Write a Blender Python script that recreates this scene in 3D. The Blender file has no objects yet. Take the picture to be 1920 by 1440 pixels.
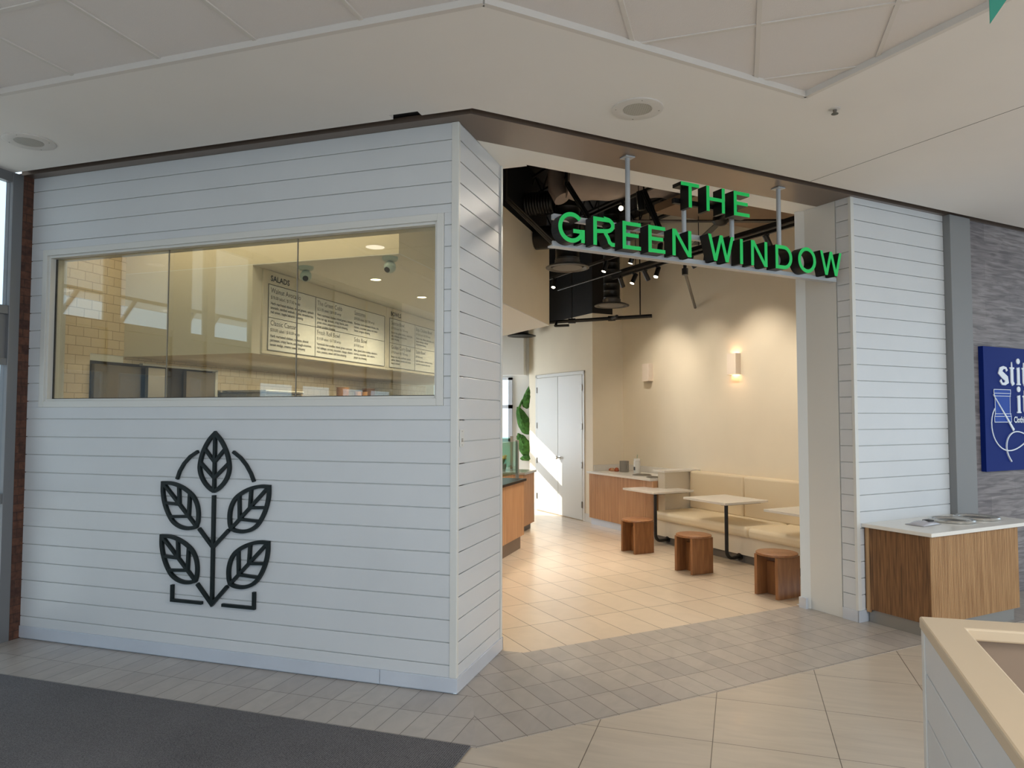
import bpy, math, random
from mathutils import Vector, Matrix
random.seed(7)
S2 = math.sqrt(2)
sc = bpy.context.scene
col = sc.collection
# ------------------------------------------------------------------ camera
cam_d = bpy.data.cameras.new('camera'); cam = bpy.data.objects.new('camera', cam_d); col.objects.link(cam)
cam_d.sensor_width = 36.0; cam_d.lens = 1331.94 / 1920 * 36.0
cam_d.clip_start = 0.05; cam_d.clip_end = 200
PITCH, YAW, ROLL = 0.04563809, 0.3107692, 0.00098343
fw = Vector((-math.sin(YAW)*math.cos(PITCH), math.cos(YAW)*math.cos(PITCH), math.sin(PITCH)))
rt = Vector((math.cos(YAW), math.sin(YAW), 0)); up = rt.cross(fw)
r2 = rt*math.cos(ROLL) + up*math.sin(ROLL); u2 = -rt*math.sin(ROLL) + up*math.cos(ROLL)
M = Matrix((r2, u2, -fw)).transposed().to_4x4(); M.translation = Vector((0, 0, 1.8))
cam.matrix_world = M
sc.camera = cam
# ------------------------------------------------------------------ view
sc.view_settings.view_transform = 'Standard'
sc.view_settings.look = 'None'
sc.view_settings.exposure = -0.1
sc.view_settings.gamma = 1.0
sc.view_settings.use_curve_mapping = False
sc.cycles.max_bounces = 8
sc.cycles.diffuse_bounces = 5
sc.cycles.glossy_bounces = 4
sc.cycles.transparent_max_bounces = 12
sc.cycles.sample_clamp_indirect = 6.0
sc.cycles.blur_glossy = 0.5
sc.cycles.caustics_reflective = False
sc.cycles.caustics_refractive = False
sc.cycles.use_denoising = True
# ------------------------------------------------------------------ daylight
wd = bpy.data.worlds.new('sky'); sc.world = wd; wd.use_nodes = True
bg = wd.node_tree.nodes['Background']
bg.inputs[0].default_value = (0.66, 0.84, 1.0, 1); bg.inputs[1].default_value = 1.95
def lamp(name, kind, loc, energy, color, target=None, **kw):
    d = bpy.data.lights.new(name, kind); d.energy = energy; d.color = color
    for k, v in kw.items(): setattr(d, k, v)
    o = bpy.data.objects.new(name, d); col.objects.link(o); o.location = loc
    if target is not None:
        o.rotation_euler = (Vector(target)-Vector(loc)).to_track_quat('-Z', 'Y').to_euler()
    return o
lamp('sun', 'SUN', (-20, 4, 15), 9.0, (1.0, 0.95, 0.86), (-10, 4.5, 8.5), angle=0.009)
WARM = (1.0, 0.88, 0.70); MALL = (1.0, 0.94, 0.87)
# the mall's own ceiling lights, behind and to the right of the camera
lamp('mall_small_light', 'AREA', (-4.03, 1.52, 3.77), 0.45, MALL, None, shape='DISK', size=0.22)
for lx, ly, le in ((-1.2, 0.6, 22), (1.6, 0.4, 20), (-4.0, -1.6, 20), (-1.2, -1.8, 26), (1.8, -1.8, 26), (8.0, 6.2, 60)):
    lamp('mall_ceiling_light', 'AREA', (lx, ly, 3.76), le, MALL, None, shape='DISK', size=0.45)

lamp('back_window_daylight', 'AREA', (-5.95, 12.95, 1.75), 55, (0.84, 0.92, 1.0), (-3.0, 12.2, 1.3), shape='RECTANGLE', size=1.0, size_y=2.0)
lamp('right_fill_light', 'AREA', (5.4, 1.2, 3.74), 420, (0.92, 0.97, 1.0), None, shape='SQUARE', size=2.6)  # added fill lamp to brighten the right pillar; the ceiling has no opening here

# ------------------------------------------------------------------ materials
def lin(c):
    return tuple(((v/255)/12.92 if v/255 <= 0.04045 else ((v/255+0.055)/1.055)**2.4) for v in c) + (1,)
def new_mat(name):
    m = bpy.data.materials.new(name); m.use_nodes = True
    nt = m.node_tree; return m, nt, nt.nodes['Principled BSDF']
def mat(name, c, rough=0.6, metal=0.0, var=0.0, vscale=3.0, bump=0.0, bscale=60.0, emit=0.0, ecol=None, coat=0.0, spec=0.5):
    m, nt, b = new_mat(name)
    b.inputs['Base Color'].default_value = lin(c); b.inputs['Roughness'].default_value = rough
    b.inputs['Metallic'].default_value = metal; b.inputs['Coat Weight'].default_value = coat
    b.inputs['Specular IOR Level'].default_value = spec
    if emit:
        b.inputs['Emission Color'].default_value = lin(ecol or c); b.inputs['Emission Strength'].default_value = emit
    if var or bump:
        g = nt.nodes.new('ShaderNodeNewGeometry')
    if var:
        n = nt.nodes.new('ShaderNodeTexNoise'); n.inputs['Scale'].default_value = vscale; n.inputs['Detail'].default_value = 5
        nt.links.new(g.outputs['Position'], n.inputs['Vector'])
        r = nt.nodes.new('ShaderNodeMapRange'); r.inputs[1].default_value = 0.3; r.inputs[2].default_value = 0.7
        r.inputs[3].default_value = 1-var; r.inputs[4].default_value = 1+var*0.4
        nt.links.new(n.outputs['Fac'], r.inputs[0])
        x = nt.nodes.new('ShaderNodeVectorMath'); x.operation = 'SCALE'; x.inputs[0].default_value = lin(c)[:3]
        nt.links.new(r.outputs[0], x.inputs['Scale']); nt.links.new(x.outputs[0], b.inputs['Base Color'])
    if bump:
        n2 = nt.nodes.new('ShaderNodeTexNoise'); n2.inputs['Scale'].default_value = bscale
        nt.links.new(g.outputs['Position'], n2.inputs['Vector'])
        bp = nt.nodes.new('ShaderNodeBump'); bp.inputs['Strength'].default_value = bump; bp.inputs['Distance'].default_value = 0.01
        nt.links.new(n2.outputs['Fac'], bp.inputs['Height']); nt.links.new(bp.outputs[0], b.inputs['Normal'])
    return m
def mapped(nt, rot=(0, 0, 0), loc=(0, 0, 0), scale=(1, 1, 1)):
    g = nt.nodes.new('ShaderNodeNewGeometry'); mp = nt.nodes.new('ShaderNodeMapping')
    mp.inputs['Location'].default_value = loc; mp.inputs['Rotation'].default_value = rot; mp.inputs['Scale'].default_value = scale
    nt.links.new(g.outputs['Position'], mp.inputs['Vector']); return mp
def tile_mat(name, c1, c2, grout, w, h, mortar, rot=(0, 0, 0), loc=(0, 0, 0), offset=0.0, rough=0.35, veins=0.12, vscale=(3, 14, 3), bump=0.3, coat=0.0):
    """rectangular tiles: position turned into the tile frame, then a brick pattern"""
    m, nt, b = new_mat(name)
    mp = mapped(nt, rot, loc)
    br = nt.nodes.new('ShaderNodeTexBrick'); br.offset = offset; br.squash = 1.0
    br.inputs['Scale'].default_value = 1.0; br.inputs['Brick Width'].default_value = w; br.inputs['Row Height'].default_value = h
    br.inputs['Mortar Size'].default_value = mortar; br.inputs['Mortar Smooth'].default_value = 0.2
    br.inputs['Color1'].default_value = lin(c1); br.inputs['Color2'].default_value = lin(c2); br.inputs['Mortar'].default_value = lin(grout)
    nt.links.new(mp.outputs[0], br.inputs['Vector'])
    mp2 = mapped(nt, rot, loc, vscale); n = nt.nodes.new('ShaderNodeTexNoise'); n.inputs['Scale'].default_value = 1.0
    n.inputs['Detail'].default_value = 6; n.inputs['Distortion'].default_value = 1.2
    nt.links.new(mp2.outputs[0], n.inputs['Vector'])
    r = nt.nodes.new('ShaderNodeMapRange'); r.inputs[1].default_value = 0.3; r.inputs[2].default_value = 0.7
    r.inputs[3].default_value = 1-veins; r.inputs[4].default_value = 1+veins*0.5
    nt.links.new(n.outputs['Fac'], r.inputs[0])
    x = nt.nodes.new('ShaderNodeVectorMath'); x.operation = 'SCALE'
    nt.links.new(br.outputs['Color'], x.inputs[0]); nt.links.new(r.outputs[0], x.inputs['Scale'])
    nt.links.new(x.outputs[0], b.inputs['Base Color'])
    b.inputs['Roughness'].default_value = rough; b.inputs['Coat Weight'].default_value = coat
    bp = nt.nodes.new('ShaderNodeBump'); bp.invert = True; bp.inputs['Strength'].default_value = bump; bp.inputs['Distance'].default_value = 0.003
    nt.links.new(br.outputs['Fac'], bp.inputs['Height']); nt.links.new(bp.outputs[0], b.inputs['Normal'])
    return m
def wood_mat(name, dark, light, axis_scale, rough=0.45, contrast=1.0):
    m, nt, b = new_mat(name)
    mp = mapped(nt, (0, 0, 0), (0, 0, 0), axis_scale)
    n = nt.nodes.new('ShaderNodeTexNoise'); n.inputs['Scale'].default_value = 1.0; n.inputs['Detail'].default_value = 7
    n.inputs['Distortion'].default_value = 0.6
    nt.links.new(mp.outputs[0], n.inputs['Vector'])
    cr = nt.nodes.new('ShaderNodeValToRGB'); cr.color_ramp.elements[0].position = 0.5-0.2/contrast; cr.color_ramp.elements[1].position = 0.5+0.2/contrast
    cr.color_ramp.elements[0].color = lin(dark); cr.color_ramp.elements[1].color = lin(light)
    nt.links.new(n.outputs['Fac'], cr.inputs[0]); nt.links.new(cr.outputs[0], b.inputs['Base Color'])
    b.inputs['Roughness'].default_value = rough
    return m
def glass_mat(name, tint, boost=1.0, bias=0.0):
    m = bpy.data.materials.new(name); m.use_nodes = True; nt = m.node_tree; nt.nodes.clear()
    o = nt.nodes.new('ShaderNodeOutputMaterial'); mx = nt.nodes.new('ShaderNodeMixShader')
    t = nt.nodes.new('ShaderNodeBsdfTransparent'); t.inputs[0].default_value = lin(tint)
    gl = nt.nodes.new('ShaderNodeBsdfGlossy'); gl.inputs['Roughness'].default_value = 0.0
    f = nt.nodes.new('ShaderNodeFresnel'); ge = nt.nodes.new('ShaderNodeNewGeometry')
    io = nt.nodes.new('ShaderNodeMath'); io.operation = 'MULTIPLY_ADD'; io.inputs[1].default_value = 1/1.5-1.5; io.inputs[2].default_value = 1.5
    nt.links.new(ge.outputs['Backfacing'], io.inputs[0]); nt.links.new(io.outputs[0], f.inputs[0])
    mm = nt.nodes.new('ShaderNodeMath'); mm.operation = 'MULTIPLY_ADD'; mm.use_clamp = True
    mm.inputs[1].default_value = boost; mm.inputs[2].default_value = bias
    nt.links.new(f.outputs[0], mm.inputs[0]); nt.links.new(mm.outputs[0], mx.inputs[0])
    nt.links.new(t.outputs[0], mx.inputs[1]); nt.links.new(gl.outputs[0], mx.inputs[2]); nt.links.new(mx.outputs[0], o.inputs[0])
    return m
R45 = (0, 0, -math.pi/4)
M_ = {}
M_['white'] = mat('white_painted_boards', (206, 208, 210), 0.36, var=0.03, vscale=2.0, bump=0.05, bscale=30)
M_['white_trim'] = mat('white_trim_paint', (212, 211, 206), 0.4)
M_['ceiling'] = mat('ceiling_paint', (226, 222, 218), 0.8, var=0.03, vscale=1.2)
M_['tile_ceiling'] = mat('ceiling_tile', (216, 211, 209), 0.95, bump=0.25, bscale=220)
M_['grid'] = mat('ceiling_grid', (208, 203, 198), 0.6)
M_['cream'] = mat('cream_plaster', (232, 221, 199), 0.7, var=0.02)
M_['kitchen_paint'] = mat('kitchen_wall_paint', (224, 217, 202), 0.7)
M_['bright'] = mat('bright_white_plaster', (236, 236, 232), 0.7)
M_['black'] = mat('black_paint', (14, 14, 17), 0.6)
M_['black_gloss'] = mat('black_duct', (26, 24, 23), 0.38, metal=0.3)
M_['duct_ring'] = mat('duct_ring_metal', (95, 90, 84), 0.45, metal=0.5)
M_['diffuser'] = mat('diffuser_plate', (110, 106, 100), 0.6)
M_['brown_metal'] = mat('bronze_soffit_metal', (122, 108, 98), 0.34, metal=0.55, var=0.05, vscale=1.5)
M_['dark_reveal'] = mat('dark_reveal', (34, 33, 34), 0.6)
M_['alu'] = mat('brushed_aluminium', (206, 212, 222), 0.34, metal=0.3, var=0.05, vscale=4)
M_['frame_grey'] = mat('grey_window_metal', (124, 124, 126), 0.42, metal=0.35)
M_['post_grey'] = mat('grey_painted_post', (128, 128, 128), 0.55)
M_['steel'] = mat('stainless_steel', (205, 203, 198), 0.26, metal=0.85)
M_['steel_dull'] = mat('dull_steel', (150, 146, 140), 0.45, metal=0.6)
M_['nickel'] = mat('satin_nickel', (120, 114, 106), 0.35, metal=0.8)
M_['pole'] = mat('grey_sign_pole', (176, 180, 184), 0.4, metal=0.3)
M_['green_face'] = mat('green_letter_face', (6, 170, 78), 0.35, emit=0.28, ecol=(10, 190, 90))
M_['letter_side'] = mat('black_letter_side', (9, 9, 9), 0.45, spec=0.3)
M_['logo'] = mat('dark_green_emblem', (18, 28, 29), 0.5, spec=0.3)
M_['tile_kitchen'] = tile_mat('subway_tile', (233, 216, 190), (226, 208, 180), (176, 158, 132), 0.153, 0.0835, 0.0028, rot=(0, -math.pi/2, -math.pi/2), offset=0.5, rough=0.18, veins=0.02, bump=0.4)
M_['floor_mall'] = tile_mat('large_floor_tile', (188, 175, 158), (182, 169, 153), (92, 80, 68), 0.645, 0.645, 0.0026, loc=(-0.475+0.645*20, -4.82+0.645*20, 0), rough=0.3, veins=0.10, vscale=(2, 11, 2), coat=0.1)
M_['floor_band_a'] = tile_mat('border_tile_front', (172, 165, 157), (160, 152, 145), (84, 75, 66), 0.1587, 0.318, 0.0024, loc=(2.814+0.1587*40, -4.355+0.318*40, 0), rough=0.32, veins=0.10, vscale=(9, 5, 3))
M_['floor_band_c'] = tile_mat('border_tile_doorway', (172, 163, 153), (158, 150, 143), (84, 74, 64), 0.158, 0.318, 0.0024, rot=R45, loc=(-2.582+0.158*40, -3.61+0.318*40, 0), rough=0.32, veins=0.11, vscale=(6, 3, 3))
M_['floor_in'] = tile_mat('shop_floor_tile', (208, 190, 168), (202, 184, 162), (84, 66, 50), 0.3175, 0.635, 0.0036, rot=R45, loc=(-2.98+0.3175*40, -5.46+0.635*40, 0), rough=0.28, veins=0.05, vscale=(4, 4, 3), coat=0.12)
M_['oak'] = wood_mat('oak_veneer', (150, 112, 74), (196, 158, 114), (55, 55, 1.6), 0.42)
M_['oak_warm'] = wood_mat('warm_oak_veneer', (168, 124, 86), (202, 158, 118), (50, 50, 1.5), 0.42)
M_['oak_shaded'] = wood_mat('shaded_oak_veneer', (88, 58, 32), (140, 98, 60), (75, 75, 3.0), 0.45, 1.2)  # same wood as the reeded front, with shade mixed into the colour
M_['stool'] = wood_mat('stained_stool_wood', (122, 80, 48), (152, 104, 64), (22, 22, 3), 0.4)
M_['quartz'] = mat('white_quartz', (226, 222, 214), 0.25, var=0.02, vscale=20)
M_['tan_rim'] = mat('tan_laminate', (202, 182, 154), 0.45, var=0.02)
M_['kiosk_in'] = mat('taupe_panel', (142, 122, 104), 0.6)
M_['black_metal'] = mat('black_powder_coat', (14, 14, 15), 0.35)
M_['vinyl'] = mat('cream_vinyl', (224, 208, 178), 0.5, bump=0.05, bscale=90)
M_['bench_base'] = mat('cream_bench_base', (214, 204, 186), 0.6)
M_['kick'] = mat('grey_kick', (105, 98, 92), 0.5)
M_['sconce'] = mat('sconce_ceramic', (236, 222, 206), 0.6)
M_['blue'] = mat('blue_sign_panel', (10, 36, 112), 0.6, spec=0.15)
M_['sign_white'] = mat('white_sign_letter', (226, 232, 240), 0.45)
M_['spool'] = mat('spool_blue', (24, 66, 160), 0.5, spec=0.2)
M_['menu_board'] = mat('menu_backboard', (222, 214, 198), 0.5)
M_['menu_panel'] = mat('menu_panel_white', (232, 231, 226), 0.5)
M_['ink'] = mat('menu_ink', (112, 110, 108), 0.7)
M_['ink_dark'] = mat('menu_ink_dark', (58, 57, 56), 0.7)
M_['moss'] = mat('moss_green', (70, 120, 46), 0.9, var=0.5, vscale=18, bump=1.0, bscale=40)
M_['red'] = mat('red_pipe_paint', (150, 14, 40), 0.4)
M_['kraft'] = mat('kraft_paper', (184, 142, 104), 0.7)
M_['yellow'] = mat('yellow_petals', (230, 180, 60), 0.6)
M_['orange'] = mat('orange_clay', (170, 90, 55), 0.7)
M_['pennant'] = mat('green_pennant_cloth', (44, 130, 112), 0.7)
M_['cam_white'] = mat('camera_housing', (188, 206, 204), 0.35)
M_['lens'] = mat('dark_lens', (20, 20, 22), 0.1)
M_['lit'] = mat('lit_lens', (255, 244, 225), 0.4, emit=22.0, ecol=(255, 236, 205))
M_['lit_soft'] = mat('lit_downlight', (255, 240, 215), 0.4, emit=12.0, ecol=(255, 232, 195))
M_['grey_duct'] = mat('grey_wrapped_duct', (160, 150, 146), 0.75, var=0.2, vscale=3, bump=0.5, bscale=8)
M_['deck'] = mat('brown_ceiling_deck', (128, 108, 88), 0.8, var=0.1)
M_['roof_grey'] = mat('canopy_grey', (190, 196, 200), 0.7)
M_['canopy_white'] = mat('canopy_soffit', (196, 200, 208), 0.7)
M_['outside_ground'] = mat('pavement', (200, 198, 192), 0.9)
M_['building'] = mat('distant_building', (70, 74, 80), 0.9)
M_['door_grey'] = mat('grey_kitchen_door', (112, 104, 96), 0.5, metal=0.2)
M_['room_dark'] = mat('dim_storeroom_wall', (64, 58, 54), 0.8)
M_['glass'] = glass_mat('window_glass', (236, 237, 226), 2.5, 0.015)
M_['glass_ext'] = glass_mat('exterior_glass', (244, 249, 252), 1.0)
M_['glass_guard'] = glass_mat('sneeze_guard_glass', (214, 240, 232), 1.2, 0.03)
def stone_mat():
    m, nt, b = new_mat('grey_wood_look_plank')
    mp = mapped(nt, (0, 0, 0), (0, 0, 0), (3.2, 3.2, 34))
    n = nt.nodes.new('ShaderNodeTexNoise'); n.inputs['Scale'].default_value = 1; n.inputs['Detail'].default_value = 8; n.inputs['Distortion'].default_value = 0.8
    nt.links.new(mp.outputs[0], n.inputs['Vector'])
    cr = nt.nodes.new('ShaderNodeValToRGB'); cr.color_ramp.elements[0].position = 0.34; cr.color_ramp.elements[1].position = 0.66
    cr.color_ramp.elements[0].color = lin((104, 97, 98)); cr.color_ramp.elements[1].color = lin((150, 143, 142))
    nt.links.new(n.outputs['Fac'], cr.inputs[0])
    mp2 = mapped(nt, (0, -math.pi/2, -math.pi/2)) ; br = nt.nodes.new('ShaderNodeTexBrick')
    mp2.inputs['Rotation'].default_value = (math.pi/2, 0, 0)
    br.inputs['Scale'].default_value = 1; br.inputs['Brick Width'].default_value = 0.6; br.inputs['Row Height'].default_value = 0.2
    br.inputs['Mortar Size'].default_value = 0.0012; br.inputs['Color1'].default_value = (1, 1, 1, 1); br.inputs['Color2'].default_value = (0.75, 0.74, 0.76, 1); br.inputs['Mortar'].default_value = (0.6, 0.6, 0.6, 1)
    nt.links.new(mp2.outputs[0], br.inputs['Vector'])
    mx = nt.nodes.new('ShaderNodeVectorMath'); mx.operation = 'MULTIPLY'
    nt.links.new(cr.outputs[0], mx.inputs[0]); nt.links.new(br.outputs['Color'], mx.inputs[1]); nt.links.new(mx.outputs[0], b.inputs['Base Color'])
    b.inputs['Roughness'].default_value = 0.6
    return m
M_['plank'] = stone_mat()
def brick_mat():
    m, nt, b = new_mat('red_brown_brick')
    mp = mapped(nt, (0, -math.pi/2, -math.pi/2)); br = nt.nodes.new('ShaderNodeTexBrick')
    br.inputs['Scale'].default_value = 1; br.inputs['Brick Width'].default_value = 0.2; br.inputs['Row Height'].default_value = 0.068
    br.inputs['Mortar Size'].default_value = 0.005; br.inputs['Mortar Smooth'].default_value = 0.4
    br.inputs['Color1'].default_value = lin((100, 64, 48)); br.inputs['Color2'].default_value = lin((72, 46, 37)); br.inputs['Mortar'].default_value = lin((70, 48, 38))
    nt.links.new(mp.outputs[0], br.inputs['Vector'])
    g = mapped(nt, scale=(25, 25, 25)); n = nt.nodes.new('ShaderNodeTexNoise'); n.inputs['Scale'].default_value = 1; n.inputs['Detail'].default_value = 6
    nt.links.new(g.outputs[0], n.inputs['Vector'])
    r = nt.nodes.new('ShaderNodeMapRange'); r.inputs[1].default_value = 0.3; r.inputs[2].default_value = 0.7; r.inputs[3].default_value = 0.6; r.inputs[4].default_value = 1.3
    nt.links.new(n.outputs['Fac'], r.inputs[0])
    x = nt.nodes.new('ShaderNodeVectorMath'); x.operation = 'SCALE'; nt.links.new(br.outputs['Color'], x.inputs[0]); nt.links.new(r.outputs[0], x.inputs['Scale'])
    nt.links.new(x.outputs[0], b.inputs['Base Color']); b.inputs['Roughness'].default_value = 0.85
    bp = nt.nodes.new('ShaderNodeBump'); bp.inputs['Strength'].default_value = 0.6; bp.inputs['Distance'].default_value = 0.01
    nt.links.new(n.outputs['Fac'], bp.inputs['Height']); nt.links.new(bp.outputs[0], b.inputs['Normal'])
    return m
M_['brick'] = brick_mat()
def mat_carpet():
    m, nt, b = new_mat('charcoal_entrance_mat')
    mp = mapped(nt, (0, 0, math.radians(0)), (0, 0, 0), (1, 1, 1))
    w = nt.nodes.new('ShaderNodeTexWave'); w.wave_type = 'BANDS'; w.bands_direction = 'X'; w.inputs['Scale'].default_value = 26; w.inputs['Distortion'].default_value = 0.4
    nt.links.new(mp.outputs[0], w.inputs['Vector'])
    g = mapped(nt, scale=(160, 160, 160)); n = nt.nodes.new('ShaderNodeTexNoise'); n.inputs['Scale'].default_value = 1; n.inputs['Detail'].default_value = 3
    nt.links.new(g.outputs[0], n.inputs['Vector'])
    g3 = mapped(nt, scale=(1.3, 1.3, 1)); n3 = nt.nodes.new('ShaderNodeTexNoise'); n3.inputs['Scale'].default_value = 1; n3.inputs['Detail'].default_value = 4
    nt.links.new(g3.outputs[0], n3.inputs['Vector'])
    a = nt.nodes.new('ShaderNodeMath'); a.operation = 'MULTIPLY_ADD'; a.inputs[1].default_value = 0.25
    nt.links.new(w.outputs['Fac'], a.inputs[0]); nt.links.new(n.outputs['Fac'], a.inputs[2])
    a2 = nt.nodes.new('ShaderNodeMath'); a2.operation = 'MULTIPLY_ADD'; a2.inputs[1].default_value = 0.35
    nt.links.new(n3.outputs['Fac'], a2.inputs[0]); nt.links.new(a.outputs[0], a2.inputs[2])
    cr = nt.nodes.new('ShaderNodeValToRGB'); cr.color_ramp.elements[0].position = 0.5; cr.color_ramp.elements[1].position = 1.05
    cr.color_ramp.elements[0].color = lin((44, 43, 46)); cr.color_ramp.elements[1].color = lin((112, 110, 112))
    nt.links.new(a2.outputs[0], cr.inputs[0]); nt.links.new(cr.outputs[0], b.inputs['Base Color'])
    b.inputs['Roughness'].default_value = 0.95
    bp = nt.nodes.new('ShaderNodeBump'); bp.inputs['Strength'].default_value = 0.8; bp.inputs['Distance'].default_value = 0.004
    nt.links.new(a.outputs[0], bp.inputs['Height']); nt.links.new(bp.outputs[0], b.inputs['Normal'])
    return m
M_['carpet'] = mat_carpet()

# ------------------------------------------------------------------ mesh helpers
def P(s, t, z=0.0): return Vector(((s-t)/S2, (s+t)/S2, z))   # point given along / across the doorway
def W(p): return Vector(p)
class MB:
    def __init__(self): self.v = []; self.f = []
    def add(self, vs, fs):
        n = len(self.v); self.v += [Vector(v) for v in vs]; self.f += [tuple(i+n for i in f) for f in fs]; return self
    def box(self, a0, a1, b0, b1, z0, z1, st=False):
        c = [(a, b, z) for z in (z0, z1) for a, b in ((a0, b0), (a1, b0), (a1, b1), (a0, b1))]
        if st: c = [P(*q) for q in c]
        return self.add(c, [(3, 2, 1, 0), (4, 5, 6, 7), (0, 1, 5, 4), (1, 2, 6, 5), (2, 3, 7, 6), (3, 0, 4, 7)])
    def prism(self, poly, z0, z1, st=False):
        n = len(poly)
        ar = sum(poly[i][0]*poly[(i+1) % n][1]-poly[(i+1) % n][0]*poly[i][1] for i in range(n))
        if ar < 0: poly = poly[::-1]
        pts = [P(a, b) if st else Vector((a, b, 0)) for a, b in poly]
        vs = [(p.x, p.y, z0) for p in pts]+[(p.x, p.y, z1) for p in pts]
        return self.add(vs, [tuple(range(n))[::-1], tuple(range(n, 2*n))]+[(i, (i+1) % n, n+(i+1) % n, n+i) for i in range(n)])
    def plate(self, poly, O, U, V, d0, d1, sides=True, front=True, back=True):
        """2D polygon (u,v) on the plane O+uU+vV, thickness from d0 to d1 along N = U x V"""
        O = Vector(O); U = Vector(U); V = Vector(V); N = U.cross(V)
        n = len(poly)
        ar = sum(poly[i][0]*poly[(i+1) % n][1]-poly[(i+1) % n][0]*poly[i][1] for i in range(n))
        if ar < 0: poly = poly[::-1]
        vs = [O+U*a+V*b+N*d0 for a, b in poly]+[O+U*a+V*b+N*d1 for a, b in poly]
        f = []
        if back: f.append(tuple(range(n))[::-1])
        if front: f.append(tuple(range(n, 2*n)))
        if sides: f += [(i, (i+1) % n, n+(i+1) % n, n+i) for i in range(n)]
        return self.add(vs, f)
    def tube(self, pts, r, seg=12, cap=True):
        pts = [Vector(p) for p in pts]; rings = []
        prev = None
        for i, p in enumerate(pts):
            d = (pts[min(i+1, len(pts)-1)]-pts[max(i-1, 0)]).normalized()
            if prev is None:
                a = d.orthogonal().normalized()
            else:
                a = (prev-d*prev.dot(d)).normalized()
            prev = a; b = d.cross(a)
            rr = r[i] if isinstance(r, (list, tuple)) else r
            rings.append([p+(a*math.cos(2*math.pi*k/seg)+b*math.sin(2*math.pi*k/seg))*rr for k in range(seg)])
        vs = [v for ring in rings for v in ring]; fs = []
        for i in range(len(pts)-1):
            for k in range(seg):
                fs.append((i*seg+k, i*seg+(k+1) % seg, (i+1)*seg+(k+1) % seg, (i+1)*seg+k))
        if cap: fs += [tuple(range(seg))[::-1], tuple((len(pts)-1)*seg+k for k in range(seg))]
        return self.add(vs, fs)
    def lathe(self, c, prof, seg=32, axis=None):
        """profile [(r, h)] turned about the axis through c"""
        c = Vector(c); ax = Vector(axis or (0, 0, 1)).normalized(); a = ax.orthogonal().normalized(); b = ax.cross(a)
        vs = [c+ax*h+(a*math.cos(2*math.pi*k/seg)+b*math.sin(2*math.pi*k/seg))*r for r, h in prof for k in range(seg)]
        fs = [(i*seg+k, i*seg+(k+1) % seg, (i+1)*seg+(k+1) % seg, (i+1)*seg+k) for i in range(len(prof)-1) for k in range(seg)]
        fs += [tuple(range(seg))[::-1], tuple((len(prof)-1)*seg+k for k in range(seg))]
        return self.add(vs, fs)
    def build(self, name, m, parent=None, bevel=0.0, smooth=False, kind=None, seg=2):
        me = bpy.data.meshes.new(name)
        off = parent_world(parent) if parent else Vector((0, 0, 0))
        me.from_pydata([v-off for v in self.v], [], self.f); me.update()
        o = bpy.data.objects.new(name, me); col.objects.link(o); me.materials.append(m if not isinstance(m, str) else M_[m])
        if parent: o.parent = parent
        if kind: o['kind'] = kind
        if smooth:
            for p in me.polygons: p.use_smooth = True
            try: me.set_sharp_from_angle(angle=math.radians(40))
            except Exception: pass
        if bevel:
            bv = o.modifiers.new('edge', 'BEVEL'); bv.width = bevel; bv.segments = seg; bv.limit_method = 'ANGLE'; bv.angle_limit = math.radians(40)
        return o
def parent_world(o):
    v = Vector((0, 0, 0))
    while o is not None: v += Vector(o.location); o = o.parent
    return v
def thing(name, label, cat, loc, group=None):
    o = bpy.data.objects.new(name, None); col.objects.link(o); o.location = loc; o.empty_display_size = 0.1
    o['label'] = label; o['category'] = cat
    if group: o['group'] = group
    return o
def tag(o, label, cat, group=None, kind=None):
    o['label'] = label; o['category'] = cat
    if group: o['group'] = group
    if kind: o['kind'] = kind
    return o
def struct(name, mb, m, bevel=0.0, label=None, **kw):
    o = mb.build(name, m, None, bevel, kind='structure', **kw)
    if label: o['label'] = label
    return o
def copy_tree(o, parent=None):
    c = o.copy(); col.objects.link(c)
    if parent is not None: c.parent = parent
    for ch in [x for x in bpy.data.objects if x.parent == o]: copy_tree(ch, c)
    return c
def circle(r, n, cx=0, cy=0, a0=0, a1=2*math.pi):
    return [(cx+r*math.cos(a0+(a1-a0)*k/n), cy+r*math.sin(a0+(a1-a0)*k/n)) for k in range(n)]
def stroke(pts, w):
    """quads with mitred joints following a 2D polyline"""
    L, R = [], []
    n = len(pts)
    ws = w if isinstance(w, (list, tuple)) else [w]*n
    for i in range(n):
        a = Vector(pts[max(i-1, 0)]); b = Vector(pts[i]); c = Vector(pts[min(i+1, n-1)])
        d1 = (b-a).normalized() if i else (c-b).normalized(); d2 = (c-b).normalized() if i < n-1 else d1
        n1 = Vector((-d1.y, d1.x)); n2 = Vector((-d2.y, d2.x)); m = (n1+n2).normalized()
        k = ws[i]/2/max(0.35, m.dot(n1))
        L.append(b+m*k); R.append(b-m*k)
    return [[tuple(L[i]), tuple(R[i]), tuple(R[i+1]), tuple(L[i+1])] for i in range(n-1)]
def ribbon(pts, w):
    """one polygon following an open polyline"""
    q = stroke(pts, w); return [s[0] for s in q]+[q[-1][3]]+[q[-1][2]]+[s[1] for s in q[::-1]]
def arc(cx, cy, rx, ry, a0, a1, n): return [(cx+rx*math.cos(math.radians(a0+(a1-a0)*k/n)), cy+ry*math.sin(math.radians(a0+(a1-a0)*k/n))) for k in range(n+1)]
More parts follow.
